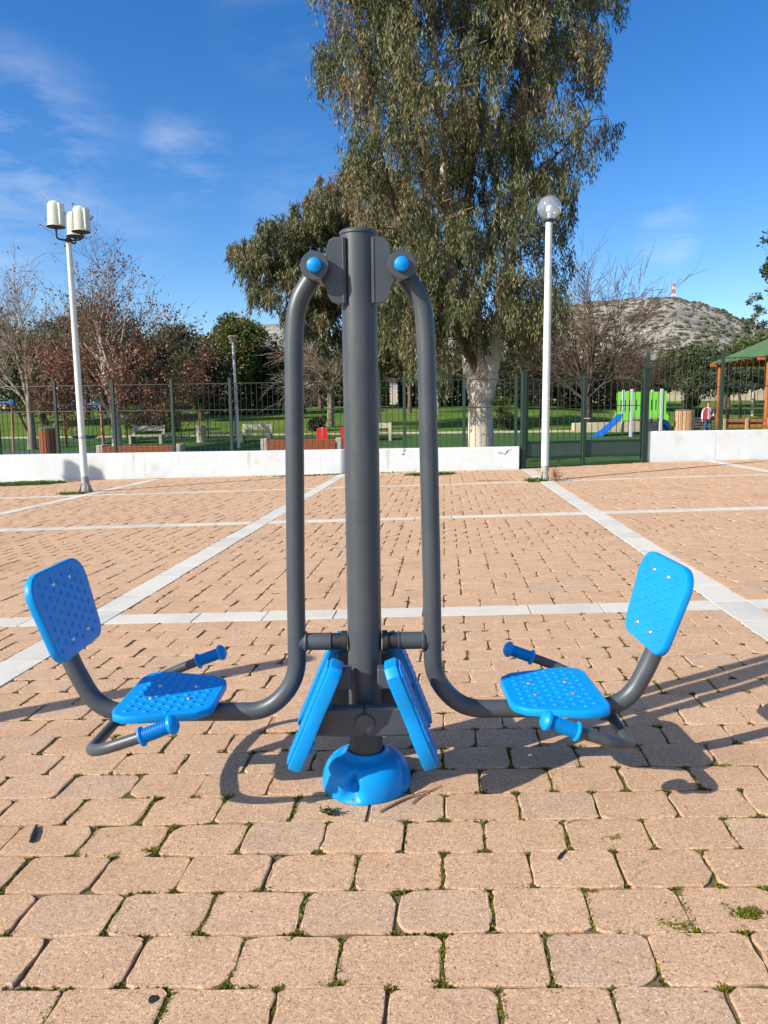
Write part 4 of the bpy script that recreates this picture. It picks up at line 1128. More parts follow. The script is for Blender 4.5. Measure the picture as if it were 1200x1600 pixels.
def person():
    Y = 30.0; p = at(1107, 628, Y); z0 = gz(p.x, Y)
    S = (p.z-z0)/1.66
    t = thing('person', 'woman in maroon vest, pale pink sleeves and jeans beyond the right wall', 'person', (p.x, Y, z0)); t.scale = (S, S, S)
    V = []; E = []; R = []
    def v(x, y, z, r, par=None):
        V.append((x, y, z)); R.append(r); i = len(V)-1
        if par is not None: E.append((par, i))
        return i
    pel = v(0, 0, .92, (.13, .10)); wa = v(0, 0, 1.05, (.11, .085), pel); ch = v(0, 0, 1.22, (.125, .095), wa); sh = v(0, .01, 1.36, (.09, .07), ch); nk = v(0, .01, 1.43, .048, sh); hd0 = v(0, -.01, 1.50, (.062, .07), nk); hd = v(0, -.005, 1.57, (.072, .085), hd0); v(0, .0, 1.635, (.045, .055), hd)
    for s_ in (-1, 1):
        hp = v(s_*.085, 0, .86, .08, pel); kn = v(s_*.10, -.02 if s_ < 0 else -.06, .48, .052, hp); an = v(s_*.10, .02 if s_ < 0 else .0, .09, .036, kn); ft = v(s_*.11, -.10, .035, .034, an); v(s_*.12, -.17, .03, .025, ft)
        s1 = v(s_*.165, .01, 1.35, .050, sh)
        if s_ < 0: el = v(-.245, .02, 1.10, .037, s1); wr = v(-.262, -.04, .875, .026, el); pm = v(-.262, -.055, .82, (.022, .030), wr)
        else: el = v(.235, -.01, 1.11, .037, s1); wr = v(.150, -.17, 1.02, .026, el); pm = v(.105, -.19, 1.025, (.022, .030), wr)
        dr = Vector((0, -.01, -.05)) if s_ < 0 else Vector((-.05, -.01, .01)); sd_ = Vector((0, 1, 0)) if s_ < 0 else Vector((0, .2, 1))
        b = Vector(V[pm])
        for f in range(4):
            o = sd_*(f-1.5)*.016; L = (.9, 1.05, 1.0, .8)[f]; c1 = b+o+dr*.7; c2 = c1+dr*.8*L+Vector((.006, 0, 0)); k1 = v(*c1, .008, pm); v(*c2, .007, k1)
        th = b-sd_*.028+dr*.2; k1 = v(*th, .009, pm); v(*(th+dr*.6), .008, k1)
    body = skin_mesh('body', V, E, R, SKIN, t)
    # face
    for s_ in (-1, 1):
        m = MB(); m.sphere((s_*.030, -.082, 1.572), .011, 8, 6); m.build('eye', HAIR, body)
        m = MB(); m.sphere((s_*.078, .005, 1.565), .016, 8, 6, sc=(.5, .8, 1.3)); m.build('ear', SKIN, body)
    m = MB(); m.prism([(-.012, 1.535), (.012, 1.535), (.004, 1.575), (-.004, 1.575)], .08, .108, Matrix.Rotation(pi/2, 3, 'X'), bev=.003); m.build('nose', SKIN, body)
    m = MB(); m.box((0, -.083, 1.517), (.04, .012, .008), bev=.003); m.build('mouth', MAROON, body)
    m = MB(); prof = []
    for i in range(10):
        a = -.75+(pi/2+.75)*i/9; prof.append((max(cos(a)*.098, .0001), sin(a)*.105))
    m.lathe(prof, (0, .022, 1.575), 22, fn=lambda r, z, an: (r*(.80 if sin(an) < -.45 and z < .045 else 1)*1.0, z)); hr = m.build('hair', HAIR, body)
    m = MB(); loft(m, [(0, .075, 1.40, .045, .025), (0, .075, 1.46, .075, .035), (0, .06, 1.55, .085, .05)], 14); m.build('hair', HAIR, body)
    # clothes
    m = MB(); loft(m, [(0, 0, .90, .185, .13), (0, 0, .98, .168, .122), (0, 0, 1.08, .155, .115), (0, 0, 1.22, .175, .128), (0, 0, 1.32, .188, .12), (0, .005, 1.385, .145, .095), (0, .005, 1.42, .075, .065)], 22); m.build('shirt', PINK, body)
    for s_, P in ((-1, [(-.15, .01, 1.365), (-.205, .012, 1.27), (-.247, .02, 1.10), (-.263, -.035, .895)]), (1, [(.15, .01, 1.365), (.20, .005, 1.27), (.238, -.01, 1.11), (.165, -.155, 1.025)])):
        m = MB(); m.tube(smooth_path(P, .06, 4), [.062]+[.060-.0018*k for k in range(11)], 14); m.build('sleeve', PINK, body)
    for s_ in (-1, 1):                                    # open vest: two fronts and a back
        m = MB(); vs = []; fs = []; n = 12; lv = [(.86, .200, .140), (1.0, .182, .135), (1.12, .176, .13), (1.25, .192, .14), (1.345, .192, .132), (1.40, .12, .10)]
        for z, rx, ry in lv:
            for k in range(n+1):
                a = (radians(-62) if s_ > 0 else radians(-118)); e = radians(90)
                an = a+(e-a)*k/n if s_ > 0 else a-(a+2*pi-e if False else radians(152))*k/n
                vs.append((rx*cos(an), ry*sin(an), z))
        L_ = len(vs)
        for z, rx, ry in lv:
            for k in range(n+1):
                a = (radians(-62) if s_ > 0 else radians(-118)); e = radians(90)
                an = a+(e-a)*k/n if s_ > 0 else a-radians(152)*k/n
                vs.append(((rx+.012)*cos(an), (ry+.012)*sin(an), z))
        for i in range(len(lv)-1):
            for k in range(n):
                q = i*(n+1)+k; fs.append((q, q+1, q+n+2, q+n+1)); fs.append((L_+q, L_+q+n+1, L_+q+n+2, L_+q+1))
            q = i*(n+1); fs.append((q, q+n+1, L_+q+n+1, L_+q)); q = i*(n+1)+n; fs.append((q, L_+q, L_+q+n+1, q+n+1))
        for k in range(n): fs.append((k, L_+k, L_+k+1, k+1)); q = (len(lv)-1)*(n+1)+k; fs.append((q, q+1, L_+q+1, L_+q))
        m.add(vs, fs, True); m.build('vest', MAROON, body)
    V = []; E = []; R = []
    pel = v(0, 0, .93, (.165, .12)); 
    for s_ in (-1, 1):
        hp = v(s_*.088, 0, .80, .098, pel); kn = v(s_*.10, -.02 if s_ < 0 else -.06, .48, .070, hp); v(s_*.10, .02 if s_ < 0 else 0, .10, .058, kn)
    skin_mesh('jeans', V, E, R, DENIM, body)
    for s_ in (-1, 1):
        m = MB(); m.prism([(-.04, -.02), (.04, -.02), (.048, -.12), (.03, -.20), (-.03, -.20), (-.045, -.12)], .0, .075, None, (s_*.11, .045, 0), bev=.02); m.build('shoe', BULB, body)
    b = thing('shoulder_bag', 'small black shoulder bag hanging at the woman\'s hip', 'bag', (p.x+.14*S, Y-.16*S, z0+.92*S)); b.scale = (S, S, S)
    m = MB(); m.box((0, 0, 0), (.20, .07, .16), bev=.02); m.build('bag_body', BLACK, b)
    m = MB(); m.tube([(-.02, .0, .07), (-.08, -.005, .22), (-.20, .04, .42), (-.24, .12, .485)], .010, 6); m.build('strap', BLACK, b)
person()
# red and white mast on the hill
def mast():
    a = at(1052, 472, 885); H = 885*28/FPX; t = thing('radio_mast', 'thin red and white lattice mast on top of the hill', 'mast', (a.x, 885, a.z-2))
    n = 6
    for k in range(n):
        z0 = (H+2)*k/n; z1 = (H+2)*(k+1)/n; w0 = 2.6*(1-.75*k/n); w1 = 2.6*(1-.75*(k+1)/n); m = MB()
        cs = ((-1, -1), (1, -1), (1, 1), (-1, 1))
        for i in range(4):
            a0, b0 = cs[i], cs[(i+1) % 4]
            m.cyl((a0[0]*w0, a0[1]*w0, z0), (a0[0]*w1, a0[1]*w1, z1), .30, n=4, smooth=False)
            m.cyl((a0[0]*w0, a0[1]*w0, z0), (b0[0]*w1, b0[1]*w1, z1), .20, n=3, smooth=False)
            m.cyl((a0[0]*w1, a0[1]*w1, z1), (b0[0]*w1, b0[1]*w1, z1), .2, n=3, smooth=False)
        m.build('lattice_section', MASTM if k % 2 == 0 else MASTR, t)
    m = MB(); m.box((0, 0, 1.5), (9, 7, 4), bev=.1); m.build('equipment_hut', CONC, t)
mast()

# ================================================================ TREES AND PLANTS
def leaf_quads(P, D, L, W, N=None):
    """leaf blades: P (k,3) bases, D (k,3) unit directions, L, W (k)"""
    k = len(P); r = rng.normal(size=(k, 3)); S = np.cross(D, r); S /= np.linalg.norm(S, axis=1)[:, None]+1e-9
    a = P; m1 = P+D*(L*.5)[:, None]+S*(W*.5)[:, None]; b = P+D*L[:, None]; m2 = P+D*(L*.5)[:, None]-S*(W*.5)[:, None]
    return np.stack([a, m1, b, m2], 1).reshape(-1, 3), np.arange(4*k).reshape(-1, 4)
def grow(mb, p, d, L, r, depth, cfg, tips, rnd):
    """recursive limb: a wandering tapered tube that forks"""
    n = max(3, int(L/cfg['step'])); P = [Vector(p)]; R = [r]; d = Vector(d).normalized(); r1 = r*cfg['taper']
    for i in range(n):
        d = (d+Vector((rnd.gauss(0, 1), rnd.gauss(0, 1), rnd.gauss(0, 1)))*cfg['wob']+Vector((0, 0, cfg['up'][min(depth, len(cfg['up'])-1)]))).normalized()
        P.append(P[-1]+d*(L/n)); R.append(r+(r1-r)*(i+1)/n)
    sides = 8 if r > .06 else (5 if r > .015 else 3)
    mb.tube(P, R, sides, caps=False, smooth=r > .015, mi=1 if r < .02 else 0)
    if depth >= cfg['depth']:
        tips.append((P[-1], d)); tips.append((P[len(P)//2], d)); return
    kids = cfg['kids'][min(depth, len(cfg['kids'])-1)]
    for c in range(kids):
        t = cfg['from']+(1-cfg['from'])*(c+rnd.random())/kids if c < kids-1 else 1.0
        i = min(int(t*n), n); q = P[i]; base = (P[min(i+1, n)]-P[max(i-1, 0)]).normalized()
        ax = base.orthogonal().normalized(); ax.rotate(Matrix.Rotation(rnd.random()*2*pi, 3, base)); ang = cfg['ang']*(.6+.8*rnd.random())*(.5 if c == kids-1 else 1)
        nd = base.copy(); nd.rotate(Matrix.Rotation(ang, 3, ax)); nd = Vector((nd.x, nd.y*cfg.get('flat', 1), nd.z)).normalized()
        grow(mb, q, nd, L*cfg['len']*(.75+.5*rnd.random()), max(R[i]*cfg['rad'], cfg['rmin']), depth+1, cfg, tips, rnd)
def bare_tree(name, label, loc, scale, starts, cfg, bark, seed, leaves=None, group=None, trunk=None):
    rnd = random.Random(seed); t = thing(name, label, 'tree', loc, group=group); t.scale = (scale,)*3; tips = []
    tr = MB(); 
    if trunk: tr.tube(trunk[0], trunk[1], 12)
    else: tr.cyl((0, 0, -.1), (0, 0, .02), .1, n=8)
    tr.build('trunk', bark[0] if isinstance(bark, tuple) else bark, t)
    cr = MB()
    for p, d, L, r in starts: grow(cr, p, d, L, r, 0, cfg, tips, rnd)
    cr.build('branches', [bark, BARKB if bark is BARKP else bark], t, fix=False)
    if leaves:
        n, size, m, keep = leaves; P = []
        tp = [q for q in tips if keep(q[0])]
        for _ in range(n):
            q, d = rnd.choice(tp); P.append((q.x+rnd.gauss(0, .12), q.y+rnd.gauss(0, .12), q.z+rnd.gauss(0, .12)))
        P = np.array(P); k = len(P); D = rng.normal(size=(k, 3)); D[:, 2] -= .7; D /= np.linalg.norm(D, axis=1)[:, None]
        V, Q = leaf_quads(P, D, size*rng.uniform(.6, 1.4, k), size*rng.uniform(.5, 1.0, k)); np_mesh('dry_leaves', V, Q, m, rng.random(k), t)
    return t
TWIGGY = dict(step=.35, wob=.10, up=[.05, .03, .02, .01, .0], depth=4, kids=[4, 4, 4, 4], ang=.6, rad=.55, rmin=.006, taper=.55, len=.66)
TWIGGY['from'] = .3
def cfgm(**k):
    c = dict(TWIGGY); f = k.pop('frm', None); c.update(k)
    if f is not None: c['from'] = f
    return c

# ---- plane tree with pale limbs and clinging brown leaves, left
b = at(183, 690, 24.0); base = (b.x, 24.0, 0)
S_ = 24.0/FPX
def off(px, py): return ((px-183)*S_, (690-py)*S_)
def pl(px, py, y=0): u, w = off(px, py); return (u, y, w)
bare_tree('plane_tree', 'plane tree with pale limbs and clinging brown leaves, behind the left lamp post', base, .92,
    [(pl(182, 622), (-.12, .0, 1), 2.4, .15), (pl(182, 622), (.20, .1, 1), 2.5, .135), (pl(184, 628), (.62, -.2, .85), 2.5, .11), (pl(183, 640), (-.75, .2, .75), 2.1, .05), (pl(184, 640), (.95, .2, .55), 2.0, .05), (pl(182, 630), (-.5, -.5, .8), 2.0, .05), (pl(183, 645), (.2, -.8, .5), 1.7, .045), (pl(183, 636), (-.9, -.2, .35), 1.7, .04), (pl(184, 634), (1.0, -.3, .25), 1.9, .04), (pl(182, 615), (.02, .1, 1), 2.9, .09), (pl(182, 622), (.4, .1, 1), 2.5, .06), (pl(182, 622), (-.35, .1, 1), 2.3, .055)],
    cfgm(depth=4, kids=[4, 4, 4, 3], wob=.09, up=[.06, .05, .03, .02, 0], len=.64, ang=.52, rmin=.007, step=.3), BARKP, 11,
    (15000, .085, LEAFB, lambda q: q.z < 3.6 or random.random() < .22), trunk=([(0, 0, -.1), (.0, 0, .6), pl(183, 640), pl(182, 620)], [.20, .17, .16, .15]))
# ---- other bare trees
def baretree(px, pyb, Y, name, label, k, seed, bark, cfg=None, starts=None, group=None, leaves=None, th=.10, trunkh=1.3, sc=1):
    b = at(px, pyb, Y); z0 = gz(b.x, Y)
    rnd = random.Random(seed+100)
    if starts is None:
        starts = []
        for i in range(k):
            a = 2*pi*i/k+rnd.random(); el = .5+rnd.random()*1.1
            starts.append(((0, 0, trunkh*(.85+.15*rnd.random())), (cos(a), sin(a), el), 1.5, th*.5))
    return bare_tree(name, label, (b.x, Y, z0), sc, starts, cfg or TWIGGY, bark, seed, leaves, group, trunk=([(0, 0, -.15), (.03, 0, trunkh*.5), (0, 0, trunkh)], [th*1.25, th, th*.85]))
baretree(50, 700, 26, 'bare_tree', 'leaning bare grey tree at the far left, above the blue swing bar', 5, 21, BARKG, cfgm(up=[.08, .06, .03, 0, 0], ang=.5), th=.12, trunkh=1.5, sc=1.10, starts=[((0, 0, 1.4), (-.35, .1, 1), 2.0, .06), ((0, 0, 1.4), (.25, .1, 1), 2.1, .06), ((0, 0, 1.2), (.7, -.1, .8), 1.8, .045), ((0, 0, 1.3), (-.8, .1, .7), 1.7, .045), ((0, 0, 1.4), (.0, .3, 1), 2.2, .05)], leaves=(900, .07, LEAFB, lambda q: True))
baretree(517, 700, 33, 'bare_tree', 'rounded bare brown tree on the lawn between the machine pipes', 7, 33, BARKG, cfgm(up=[.02, -.03, -.05, -.05, -.05], ang=.65, kids=[5, 4, 4, 4], len=.66), th=.13, trunkh=1.6, sc=1.05)
baretree(915, 690, 30.6, 'bare_tree', 'tall dark bare tree behind the gate, spreading fine branches against the hill', 6, 45, BARKD, cfgm(up=[.06, .04, .02, .01, 0], ang=.55, kids=[5, 4, 4, 4], len=.68, wob=.08, rmin=.008), th=.15, trunkh=1.1, sc=1.16, starts=[((0, 0, 1.1), (.05, 0, 1), 2.1, .07), ((0, 0, 1.0), (-.4, .1, 1), 2.0, .06), ((0, 0, 1.1), (.5, .1, .9), 2.0, .06), ((0, 0, .9), (-.9, .2, .75), 1.9, .05), ((0, 0, 1.0), (.95, 0, .75), 1.9, .05), ((0, 0, 1.1), (.25, -.3, 1), 2.1, .05), ((0, 0, 1.1), (-.7, -.2, .9), 1.7, .045), ((0, 0, .9), (.2, .4, .9), 1.9, .045)])
baretree(845, 690, 34, 'bare_tree', 'low brown twiggy tree left of the globe lamp post, behind the gate', 6, 52, BARKB, cfgm(ang=.7, kids=[5, 4, 4, 4], len=.68), th=.10, trunkh=1.1, sc=1.05)
baretree(640, 690, 44, 'bare_tree', 'brown twiggy tree far back, seen between the post and the right pipe', 6, 58, BARKB, cfgm(ang=.7, kids=[5, 4, 4, 4], len=.68), th=.10, trunkh=1.4, sc=1.2)
baretree(1000, 690, 36, 'bare_tree', 'low dark twiggy tree directly above the green slide panels', 6, 61, BARKD, cfgm(ang=.75, kids=[5, 4, 4, 4], len=.68), th=.10, trunkh=1.1, sc=1.1)

# ---- leafy crowns
def crown_mesh(name, seed, rx, ry, rz, nclump, nleaf, size, m, wide=.34, flat=.8, low=.15, parent=None, spike=1.0):
    """leaf clumps spread through an uneven ellipsoid with gaps; centre at z = rz"""
    r_ = np.random.default_rng(seed); C_ = []
    while len(C_) < nclump:
        q = r_.normal(size=3); q /= np.linalg.norm(q); q = q*r_.uniform(.35, 1.0)**.6
        lump = 1+.22*mn.noise(Vector((q[0]*1.7+seed, q[1]*1.7, q[2]*1.7)))*2
        p = np.array([q[0]*rx*lump, q[1]*ry*lump, rz+q[2]*rz*lump*(1 if q[2] > 0 else 1-low)])
        if q[2] > 0: p[0] *= 1-(1-spike)*q[2]; p[1] *= 1-(1-spike)*q[2]
        C_.append(p)
    C_ = np.array(C_); per = nleaf//nclump; k = per*nclump
    cs = np.repeat(C_, per, 0); cr = np.repeat(r_.uniform(.6, 1.4, nclump), per)*wide*min(rx, rz)
    g = r_.normal(size=(k, 3)); g /= np.linalg.norm(g, axis=1)[:, None]; g *= (r_.random(k)**.45)[:, None]
    P = cs+g*cr[:, None]*np.array([1.15, 1.15, flat]); D = g*.6+r_.normal(size=(k, 3))*.6; D /= np.linalg.norm(D, axis=1)[:, None]
    V, Q = leaf_quads(P, D, size*r_.uniform(.6, 1.5, k), size*r_.uniform(.35, .7, k))
    tone = np.clip(np.repeat(r_.random(nclump), per)*.75+r_.random(k)*.35, 0, 1)
    return np_mesh(name, V, Q, m, tone, parent), C_
def leafy_tree(px, pyt, pw, Y, name, label, m, seed, group=None, trunkm=BARKD, clear=.25, nleaf=9000, size=.17, nclump=60, spike=.75, trunk_r=.16, pyb=None, wide=.34):
    """crown reaching photo row pyt, pw photo pixels wide, at distance Y"""
    a = at(px, pyt, Y); z0 = gz(a.x, Y); H = a.z-z0; w = pw*Y/FPX; cz0 = H*clear; rz = (H-cz0)/2*.93; rx = w/2*.86
    t = thing(name, label, 'tree', (a.x, Y, z0), group=group)
    c, C_ = crown_mesh('crown', seed, rx, rx*.85, rz, nclump, nleaf, size, m, spike=spike, parent=t, wide=wide); c.location = (0, 0, cz0)
    tr = MB(); rnd = random.Random(seed); top = cz0+rz*1.1
    tr.tube([(0, 0, -.2), (rnd.uniform(-.1, .1), 0, cz0*.7), (rnd.uniform(-.2, .2), 0, cz0+rz*.4), (rnd.uniform(-.3, .3), 0, top)], [trunk_r*1.2, trunk_r, trunk_r*.8, trunk_r*.3], 8)
    tr.build('trunk', trunkm, t)
    br = MB()
    for q in C_[::3]:
        s0 = Vector((0, 0, cz0+max(0, (q[2]-rz)*.6)+rz*.2)); e = Vector((q[0], q[1], q[2]+cz0)); mid = s0.lerp(e, .5)+Vector((rnd.gauss(0, .1), rnd.gauss(0, .1), .1))
        br.tube([s0, mid, e], [trunk_r*.38, trunk_r*.25, trunk_r*.1], 5, caps=False)
    br.build('limbs', trunkm, t, fix=False)
    return t
GB = 'evergreen trees beyond the lawn'
for i, (px, pyt, pw, Y, m, lb, kw) in enumerate([
    (-45, 440, 150, 37, LEAFD, 'dark evergreen tree cut by the left edge of the photo', {}),
    (60, 500, 150, 36, LEAFO, 'olive evergreen tree behind the leaning bare tree at the left', dict(clear=.12)),
    (125, 470, 120, 42, LEAFO, 'olive green tree behind the left lamp post', {}),
    (190, 505, 150, 40, LEAFD, 'dark evergreen tree directly behind the plane tree trunk', dict(clear=.1)),
    (262, 495, 130, 43, LEAFO, 'olive evergreen tree behind the right half of the plane tree', {}),
    (310, 528, 110, 38, LEAFD, 'dark evergreen tree right of the plane tree', dict(clear=.1)),
    (366, 480, 110, 44, LEAFM, 'bright green tree with yellow leaves behind the funnel-topped lamp post', dict(nleaf=12000)),
    (425, 528, 100, 46, LEAFD, 'dark evergreen tree just left of the machine', dict(clear=.1)),
    (500, 540, 120, 50, LEAFD, 'dark evergreen tree between the left pipe and the grey post, far back', {}),
    (575, 530, 130, 52, LEAFO, 'olive evergreen tree behind the grey machine post', {}),
    (660, 545, 120, 54, LEAFD, 'dark evergreen tree behind the right pipe of the machine', {}),
    (740, 540, 130, 56, LEAFO, 'olive tree far behind the thick eucalyptus trunk', {}),
    (812, 545, 110, 48, LEAFD, 'dark tree just right of the thick eucalyptus trunk', dict(clear=.1)),
    (880, 560, 120, 52, LEAFO, 'olive tree behind the globe lamp post', {}),
    (965, 548, 120, 54, LEAFD, 'dark evergreen tree behind the gate', {}),
    (1020, 560, 90, 50, LEAFD, 'dark evergreen tree behind the green slide panels', {}),
    (1075, 532, 130, 47, LEAFO, 'rounded olive green pine above the right litter bin', dict(nleaf=12000, clear=.35)),
    (1135, 545, 80, 52, LEAFO, 'olive green pine behind the left pergola post', dict(clear=.35)),
    (1182, 520, 90, 56, LEAFM, 'green tree rising behind the pergola roof', {}),
    (1250, 540, 120, 50, LEAFD, 'dark tree behind the pergola, beyond the right edge', {}),
]):
    leafy_tree(px, pyt, pw, Y, 'evergreen_tree', lb, m, 200+i, GB, **{**dict(nleaf=9000, size=.20), **kw})
# thin poplar-like tree on the slope, far right
leafy_tree(1182, 458, 42, 60, 'slender_tree', 'slender sparse tree with a pale trunk above the pergola roof', LEAFO, 401, None, BARKP, .55, 1500, .17, 16, .8, .08)
# foliage of a tall tree mostly beyond the right edge
leafy_tree(1262, 295, 128, 34, 'tall_tree', 'tall leafy tree whose edge shows at the right border above the pergola', LEAFD, 402, None, BARKD, .50, 9000, .17, 50, .8, .2)
# hedges and shrubs
def shrub(px, pyt, pw, Y, name, label, m, seed, nleaf=2500, size=.09, box=None, z0=None):
    a = at(px, pyt, Y); zz = gz(a.x, Y) if z0 is None else z0; H = max(a.z-zz, .3); w = pw*Y/FPX
    t = thing(name, label, 'shrub', (a.x, Y, zz))
    if box:
        k = nleaf; P = rng.random((k, 3))-.5; ax = rng.integers(0, 3, k)
        f = rng.random(k) < .8
        for j in range(3): P[(ax == j) & f, j] = np.sign(P[(ax == j) & f, j])*(.5-rng.random(((ax == j) & f).sum())*.06)
        P = P*np.array([w, box, H])+np.array([0, 0, H/2]); D = rng.normal(size=(k, 3)); D /= np.linalg.norm(D, axis=1)[:, None]
        V, Q = leaf_quads(P, D, size*rng.uniform(.7, 1.4, k), size*rng.uniform(.4, .8, k)); np_mesh('foliage', V, Q, m, rng.random(k), t)
    else:
        c, _ = crown_mesh('foliage', seed, w/2*.85, w/2*.7, H/2*.95, 18, nleaf, size, m, parent=t, wide=.42)
    s = MB()
    for q in range(3): s.tube([(q*.06-.06, 0, -.05), (q*.2-.2, .05*q, H*.4), (q*.3-.3, 0, H*.75)], [.03, .02, .01], 5)
    s.build('stems', BARKD, t); return t
shrub(497, 651, 38, 30.8, 'round_shrub', 'small round dark shrub on the lawn at the foot of the rounded bare tree', LEAFD, 501)
shrub(210, 632, 52, 30.5, 'shrub', 'mid green shrub beside the plane tree trunk', LEAFM, 502)
shrub(252, 628, 44, 31.5, 'clipped_hedge', 'clipped mid green hedge right of the plane tree', LEAFM, 503, 5000, .09, 1.2)
shrub(368, 618, 78, 45, 'clipped_hedge', 'dark clipped hedge behind the funnel-topped lamp post', LEAFD, 504, 7000, .12, 1.5)
shrub(445, 622, 60, 47, 'clipped_hedge', 'dark clipped hedge behind the left machine pipe', LEAFD, 505, 6000, .12, 1.5)
shrub(783, 612, 34, 30.5, 'yellow_shrub', 'upright yellow-green shrub right of the thick eucalyptus trunk', LEAFY, 506, 3500)
shrub(792, 645, 40, 30.2, 'shrub', 'dark leafy clump in place of the shadow under the yellow-green shrub', LEAFD, 507)  # dark foliage added where only a shadow lies below the yellow-green shrub
shrub(1082, 619, 42, 33, 'round_shrub', 'round dark clipped shrub above the right litter bin', LEAFD, 508, 6000, .08)
# boundary wall far back
wall('boundary_wall', -40, 66, 60, 66, 3.0, 3.0, .3, STONE, 'cream boundary wall far behind the trees', 'wall', 1.5)
for px, pyt, pw, Y, lb in ((60, 588, 300, 52, 'long dark hedge far behind the swings'), (320, 592, 190, 54, 'long dark hedge behind the bright green tree'), (540, 600, 130, 57, 'dark hedge far behind the grey machine post'), (700, 596, 150, 55, 'dark hedge far behind the thick eucalyptus trunk'), (890, 598, 170, 54, 'dark hedge far behind the gate')):
    shrub(px, pyt, pw, Y, 'long_hedge', lb, LEAFD, 520+px, 12000, .22, 2.0)
# small tree trunks in the wood at the right
for i, (px, lb) in enumerate(((1090, 'thin dark trunk tree left of the woman'), (1140, 'thin dark trunk tree right of the left pergola post'), (1160, 'thin dark trunk tree in the middle of the pergola opening'), (1180, 'pale thin trunk tree at the right of the pergola opening'))):
    leafy_tree(px, 575-i*3, 70, 40+i*2, 'slender_tree', lb, (LEAFO, LEAFD, LEAFO, LEAFM)[i], 420+i, 'thin-trunked trees behind the pergola', BARKP if i == 3 else BARKD, .48, 3500, .15, 26, .8, .09)

# ---- the big eucalyptus
def in_poly(x, y, poly):
    c = False; n = len(poly)
    for i in range(n):
        x1, y1 = poly[i]; x2, y2 = poly[(i+1) % n]
        if (y1 > y) != (y2 > y) and x < (x2-x1)*(y-y1)/(y2-y1)+x1: c = not c
    return c
def eucalyptus(name, label, base_px, Y, poly, stems, nclump, strands, leaves_per, seed, depth=2.2, trunk=None, size=.13, keepout=None):
    rnd = random.Random(seed); r_ = np.random.default_rng(seed)
    b = at(base_px, 690, Y); z0 = gz(b.x, Y)
    t = thing(name, label, 'tree', (b.x, Y, z0)); O = Vector((b.x, Y, z0))
    rel = lambda px, py, dy=0: at(px, py, Y+dy)-O
    tr = MB(); tr.tube(smooth_path([rel(*q) for q in trunk[0]], .4, 5), None or [trunk[1][0]+(trunk[1][1]-trunk[1][0])*k/(len(smooth_path([rel(*q) for q in trunk[0]], .4, 5))-1) for k in range(len(smooth_path([rel(*q) for q in trunk[0]], .4, 5)))], 22)
    tr.build('trunk', BARKE, t)
    nodes = []
    for pts_, r0, r1, mm in stems:
        P = smooth_path([rel(*q) for q in pts_], .7, 5); P2 = []
        for i in range(len(P)-1):
            for k in range(3): P2.append(P[i].lerp(P[i+1], k/3)+Vector((rnd.gauss(0, .012), rnd.gauss(0, .012), 0)))
        P2.append(P[-1]); n = len(P2); sb = MB(); sb.tube(P2, [r0+(r1-r0)*k/(n-1) for k in range(n)], 12); sb.build('limb', mm, t); nodes += P2[::3]
    xs = [p[0] for p in poly]; ys = [p[1] for p in poly]; cl = []
    tries = 0
    while len(cl) < nclump and tries < 50000:
        tries += 1; px = rnd.uniform(min(xs), max(xs)); py = rnd.uniform(min(ys), max(ys))
        if not in_poly(px, py, poly): continue
        if keepout and rnd.random() < keepout(px, py): continue
        dy = rnd.uniform(-1, 1)*depth
        c = rel(px, py, dy)
        if any((c-q).length < .42 for q in cl[-60:]): continue
        cl.append(c)
    br = MB()
    for c in cl:
        e = c+Vector((0, 0, .35)); nd = min(nodes, key=lambda q: (q-e).length+max(0, q.z-e.z)*1.2)
        mid = nd.lerp(e, .5)+Vector((rnd.gauss(0, .12), rnd.gauss(0, .12), .18)); br.tube(smooth_path([nd, mid, e], .5, 3), .014, 4, caps=False)
    br.build('branches', BARKB, t, fix=False)
    PP = []; DD = []; TT = []
    for c in cl:
        ct = rnd.random(); cr = rnd.uniform(.28, .62)
        for s_ in range(strands):
            a = rnd.random()*2*pi; q = sqrt(rnd.random())*cr; L = rnd.uniform(.25, .85); st = c+Vector((cos(a)*q, sin(a)*q, rnd.uniform(.0, .5)-q*.4))
            sw = Vector((rnd.gauss(0, .12), rnd.gauss(0, .12), -1)).normalized(); tt = min(1, max(0, ct*.7+rnd.random()*.35))
            for k in range(leaves_per):
                u = (k+rnd.random())/leaves_per*L; p = st+sw*u+Vector((rnd.gauss(0, .045), rnd.gauss(0, .045), 0)); PP.append(p); TT.append(tt)
    P = np.array([tuple(p) for p in PP]); k = len(P); D = r_.normal(size=(k, 3))*np.array([.42, .42, .25])+np.array([0, 0, -1]); D /= np.linalg.norm(D, axis=1)[:, None]
    V, Q = leaf_quads(P, D, size*r_.uniform(.7, 1.4, k), size*.21*r_.uniform(.7, 1.35, k))
    tone = np.clip(np.array(TT)+r_.normal(0, .12, k), 0, 1)
    np_mesh('foliage', V, Q, LEAFE, tone, t); print(name, len(cl), k)
    return t
big_poly = [(505, -160), (950, -160), (948, 40), (935, 105), (905, 150), (962, 180), (955, 215), (905, 245), (895, 300), (880, 345), (905, 390), (895, 440), (868, 480), (850, 520), (815, 545), (790, 530), (772, 490), (755, 520), (700, 585), (655, 590), (640, 545), (600, 520), (560, 490), (560, 420), (545, 370), (560, 300), (535, 255), (560, 215), (540, 170), (498, 110), (520, 60)]
